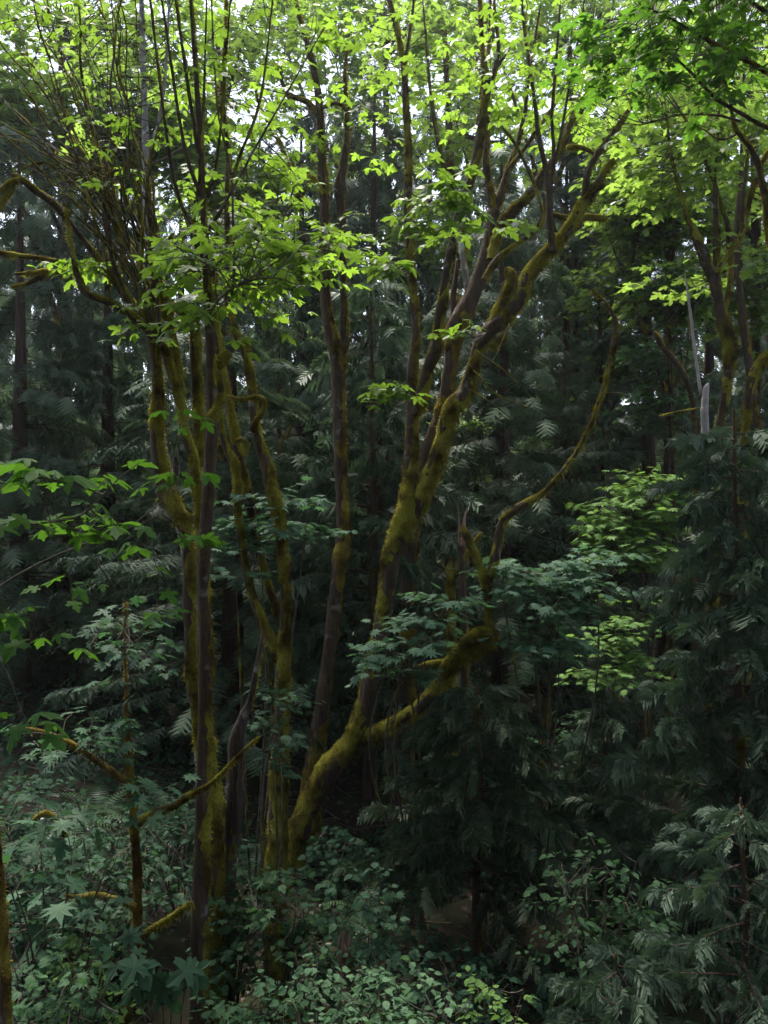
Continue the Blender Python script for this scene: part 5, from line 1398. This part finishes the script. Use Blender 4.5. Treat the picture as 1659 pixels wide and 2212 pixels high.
n = 900
x = rng.uniform(-8, 8, n); y = rng.uniform(6, 18, n)
A_ = np.stack([x, y, ground_z(x, y) + rng.uniform(0.01, 0.10, n)], -1)
fd = Foliage(None, [], 'litter')
for q in A_:
    az = rng.uniform(0, 6.28); L = rng.uniform(0.2, 1.1)
    e_ = q + np.array([math.cos(az) * L, math.sin(az) * L, 0.0])
    e_[2] = gz(e_[0], e_[1]) + rng.uniform(0.01, 0.25)
    fd.curve(q, e_, rng.uniform(0.004, 0.014), 0.003, 0.0, 3, 0.06)
A2 = np.array([t_[0] for t_ in fd.seg]); B2 = np.array([t_[1] for t_ in fd.seg]); R2 = np.array([t_[2] for t_ in fd.seg])[:, None]
tt_ = B2 - A2
sx = np.cross(tt_, UP); sx /= np.maximum(np.linalg.norm(sx, axis=1), 1e-9)[:, None]
Vd = np.stack([A2 - sx * R2, A2 + sx * R2, A2 + UP * R2 * 1.6, B2 - sx * R2, B2 + sx * R2, B2 + UP * R2 * 1.6], 1).reshape(-1, 3)
fq = np.array([(0, 1, 4), (0, 4, 3), (1, 2, 5), (1, 5, 4), (2, 0, 3), (2, 3, 5)])
Td = (fq[None] + (np.arange(len(A2)) * 6)[:, None, None]).reshape(-1, 3)
o = link('twig_litter', make_mesh('twig_litter', Vd, Td, M['twig']), None, 'stuff')
o['label'] = 'thin fallen twigs scattered over the forest floor'; o['category'] = 'twigs'

# ------------------------------------------------------------------ the damp air of the wood
def build_haze():
    m = bpy.data.materials.new('damp_air')
    m.use_nodes = True
    nt = m.node_tree
    for n in list(nt.nodes):
        nt.nodes.remove(n)
    out = nt.nodes.new('ShaderNodeOutputMaterial')
    pv = nt.nodes.new('ShaderNodeVolumePrincipled')
    pv.inputs['Color'].default_value = (0.86, 0.92, 1.0, 1)
    pv.inputs['Density'].default_value = HAZE
    pv.inputs['Anisotropy'].default_value = 0.6
    nt.links.new(pv.outputs[0], out.inputs['Volume'])
    x, y0, y1, z0, z1 = 145, -64, 145, -9, 62
    V = [(-x, y0, z0), (x, y0, z0), (x, y1, z0), (-x, y1, z0), (-x, y0, z1), (x, y0, z1), (x, y1, z1), (-x, y1, z1)]
    T = [(0, 2, 1), (0, 3, 2), (4, 5, 6), (4, 6, 7), (0, 1, 5), (0, 5, 4), (1, 2, 6), (1, 6, 5), (2, 3, 7), (2, 7, 6), (3, 0, 4), (3, 4, 7)]
    link('haze', make_mesh('haze', np.array(V, float), np.array(T), m, smooth=False), None, 'stuff')


def build_shade_forest():  # unseen trees added behind the camera to cut light on the fronts
    Vs, Ts, Rs, off = [], [], [], 0
    for (x, y) in [(-22, -2), (-19, -9), (-12, -13), (-6, -12), (0, -14), (6, -12), (12, -14), (18, -9), (21, -2), (-9, -22), (3, -24), (14, -22), (-17, -20)]:
        b = np.array([x, y, gz(x, y)])
        f = Foliage(None, ['cedar_far'], 'cedar_far')
        cedar_branches(f, b, 24, 0.5, 5.0, 46, 18, 1.7, droop=0.5, hang=0.8)
        pos = np.array([l[0] for l in f.lv]); tip = np.array([l[1] for l in f.lv]); nr = np.array([l[2] for l in f.lv]); sz = np.array([l[3] for l in f.lv])
        V, T, R_ = scatter('cedar_far', pos, tip, nr, sz)
        Vs.append(V); Ts.append(T + off); Rs.append(R_); off += len(V)
    o = link('forest', make_mesh('forest', np.vstack(Vs), np.vstack(Ts), M['cedar_far'], np.concatenate(Rs), smooth=False), None, 'stuff')
    o['label'] = 'unseen cedar wood added behind the viewpoint to shade the scene'
    o['category'] = 'forest'


build_shade_forest()
HAZE = 0.0006
build_haze()
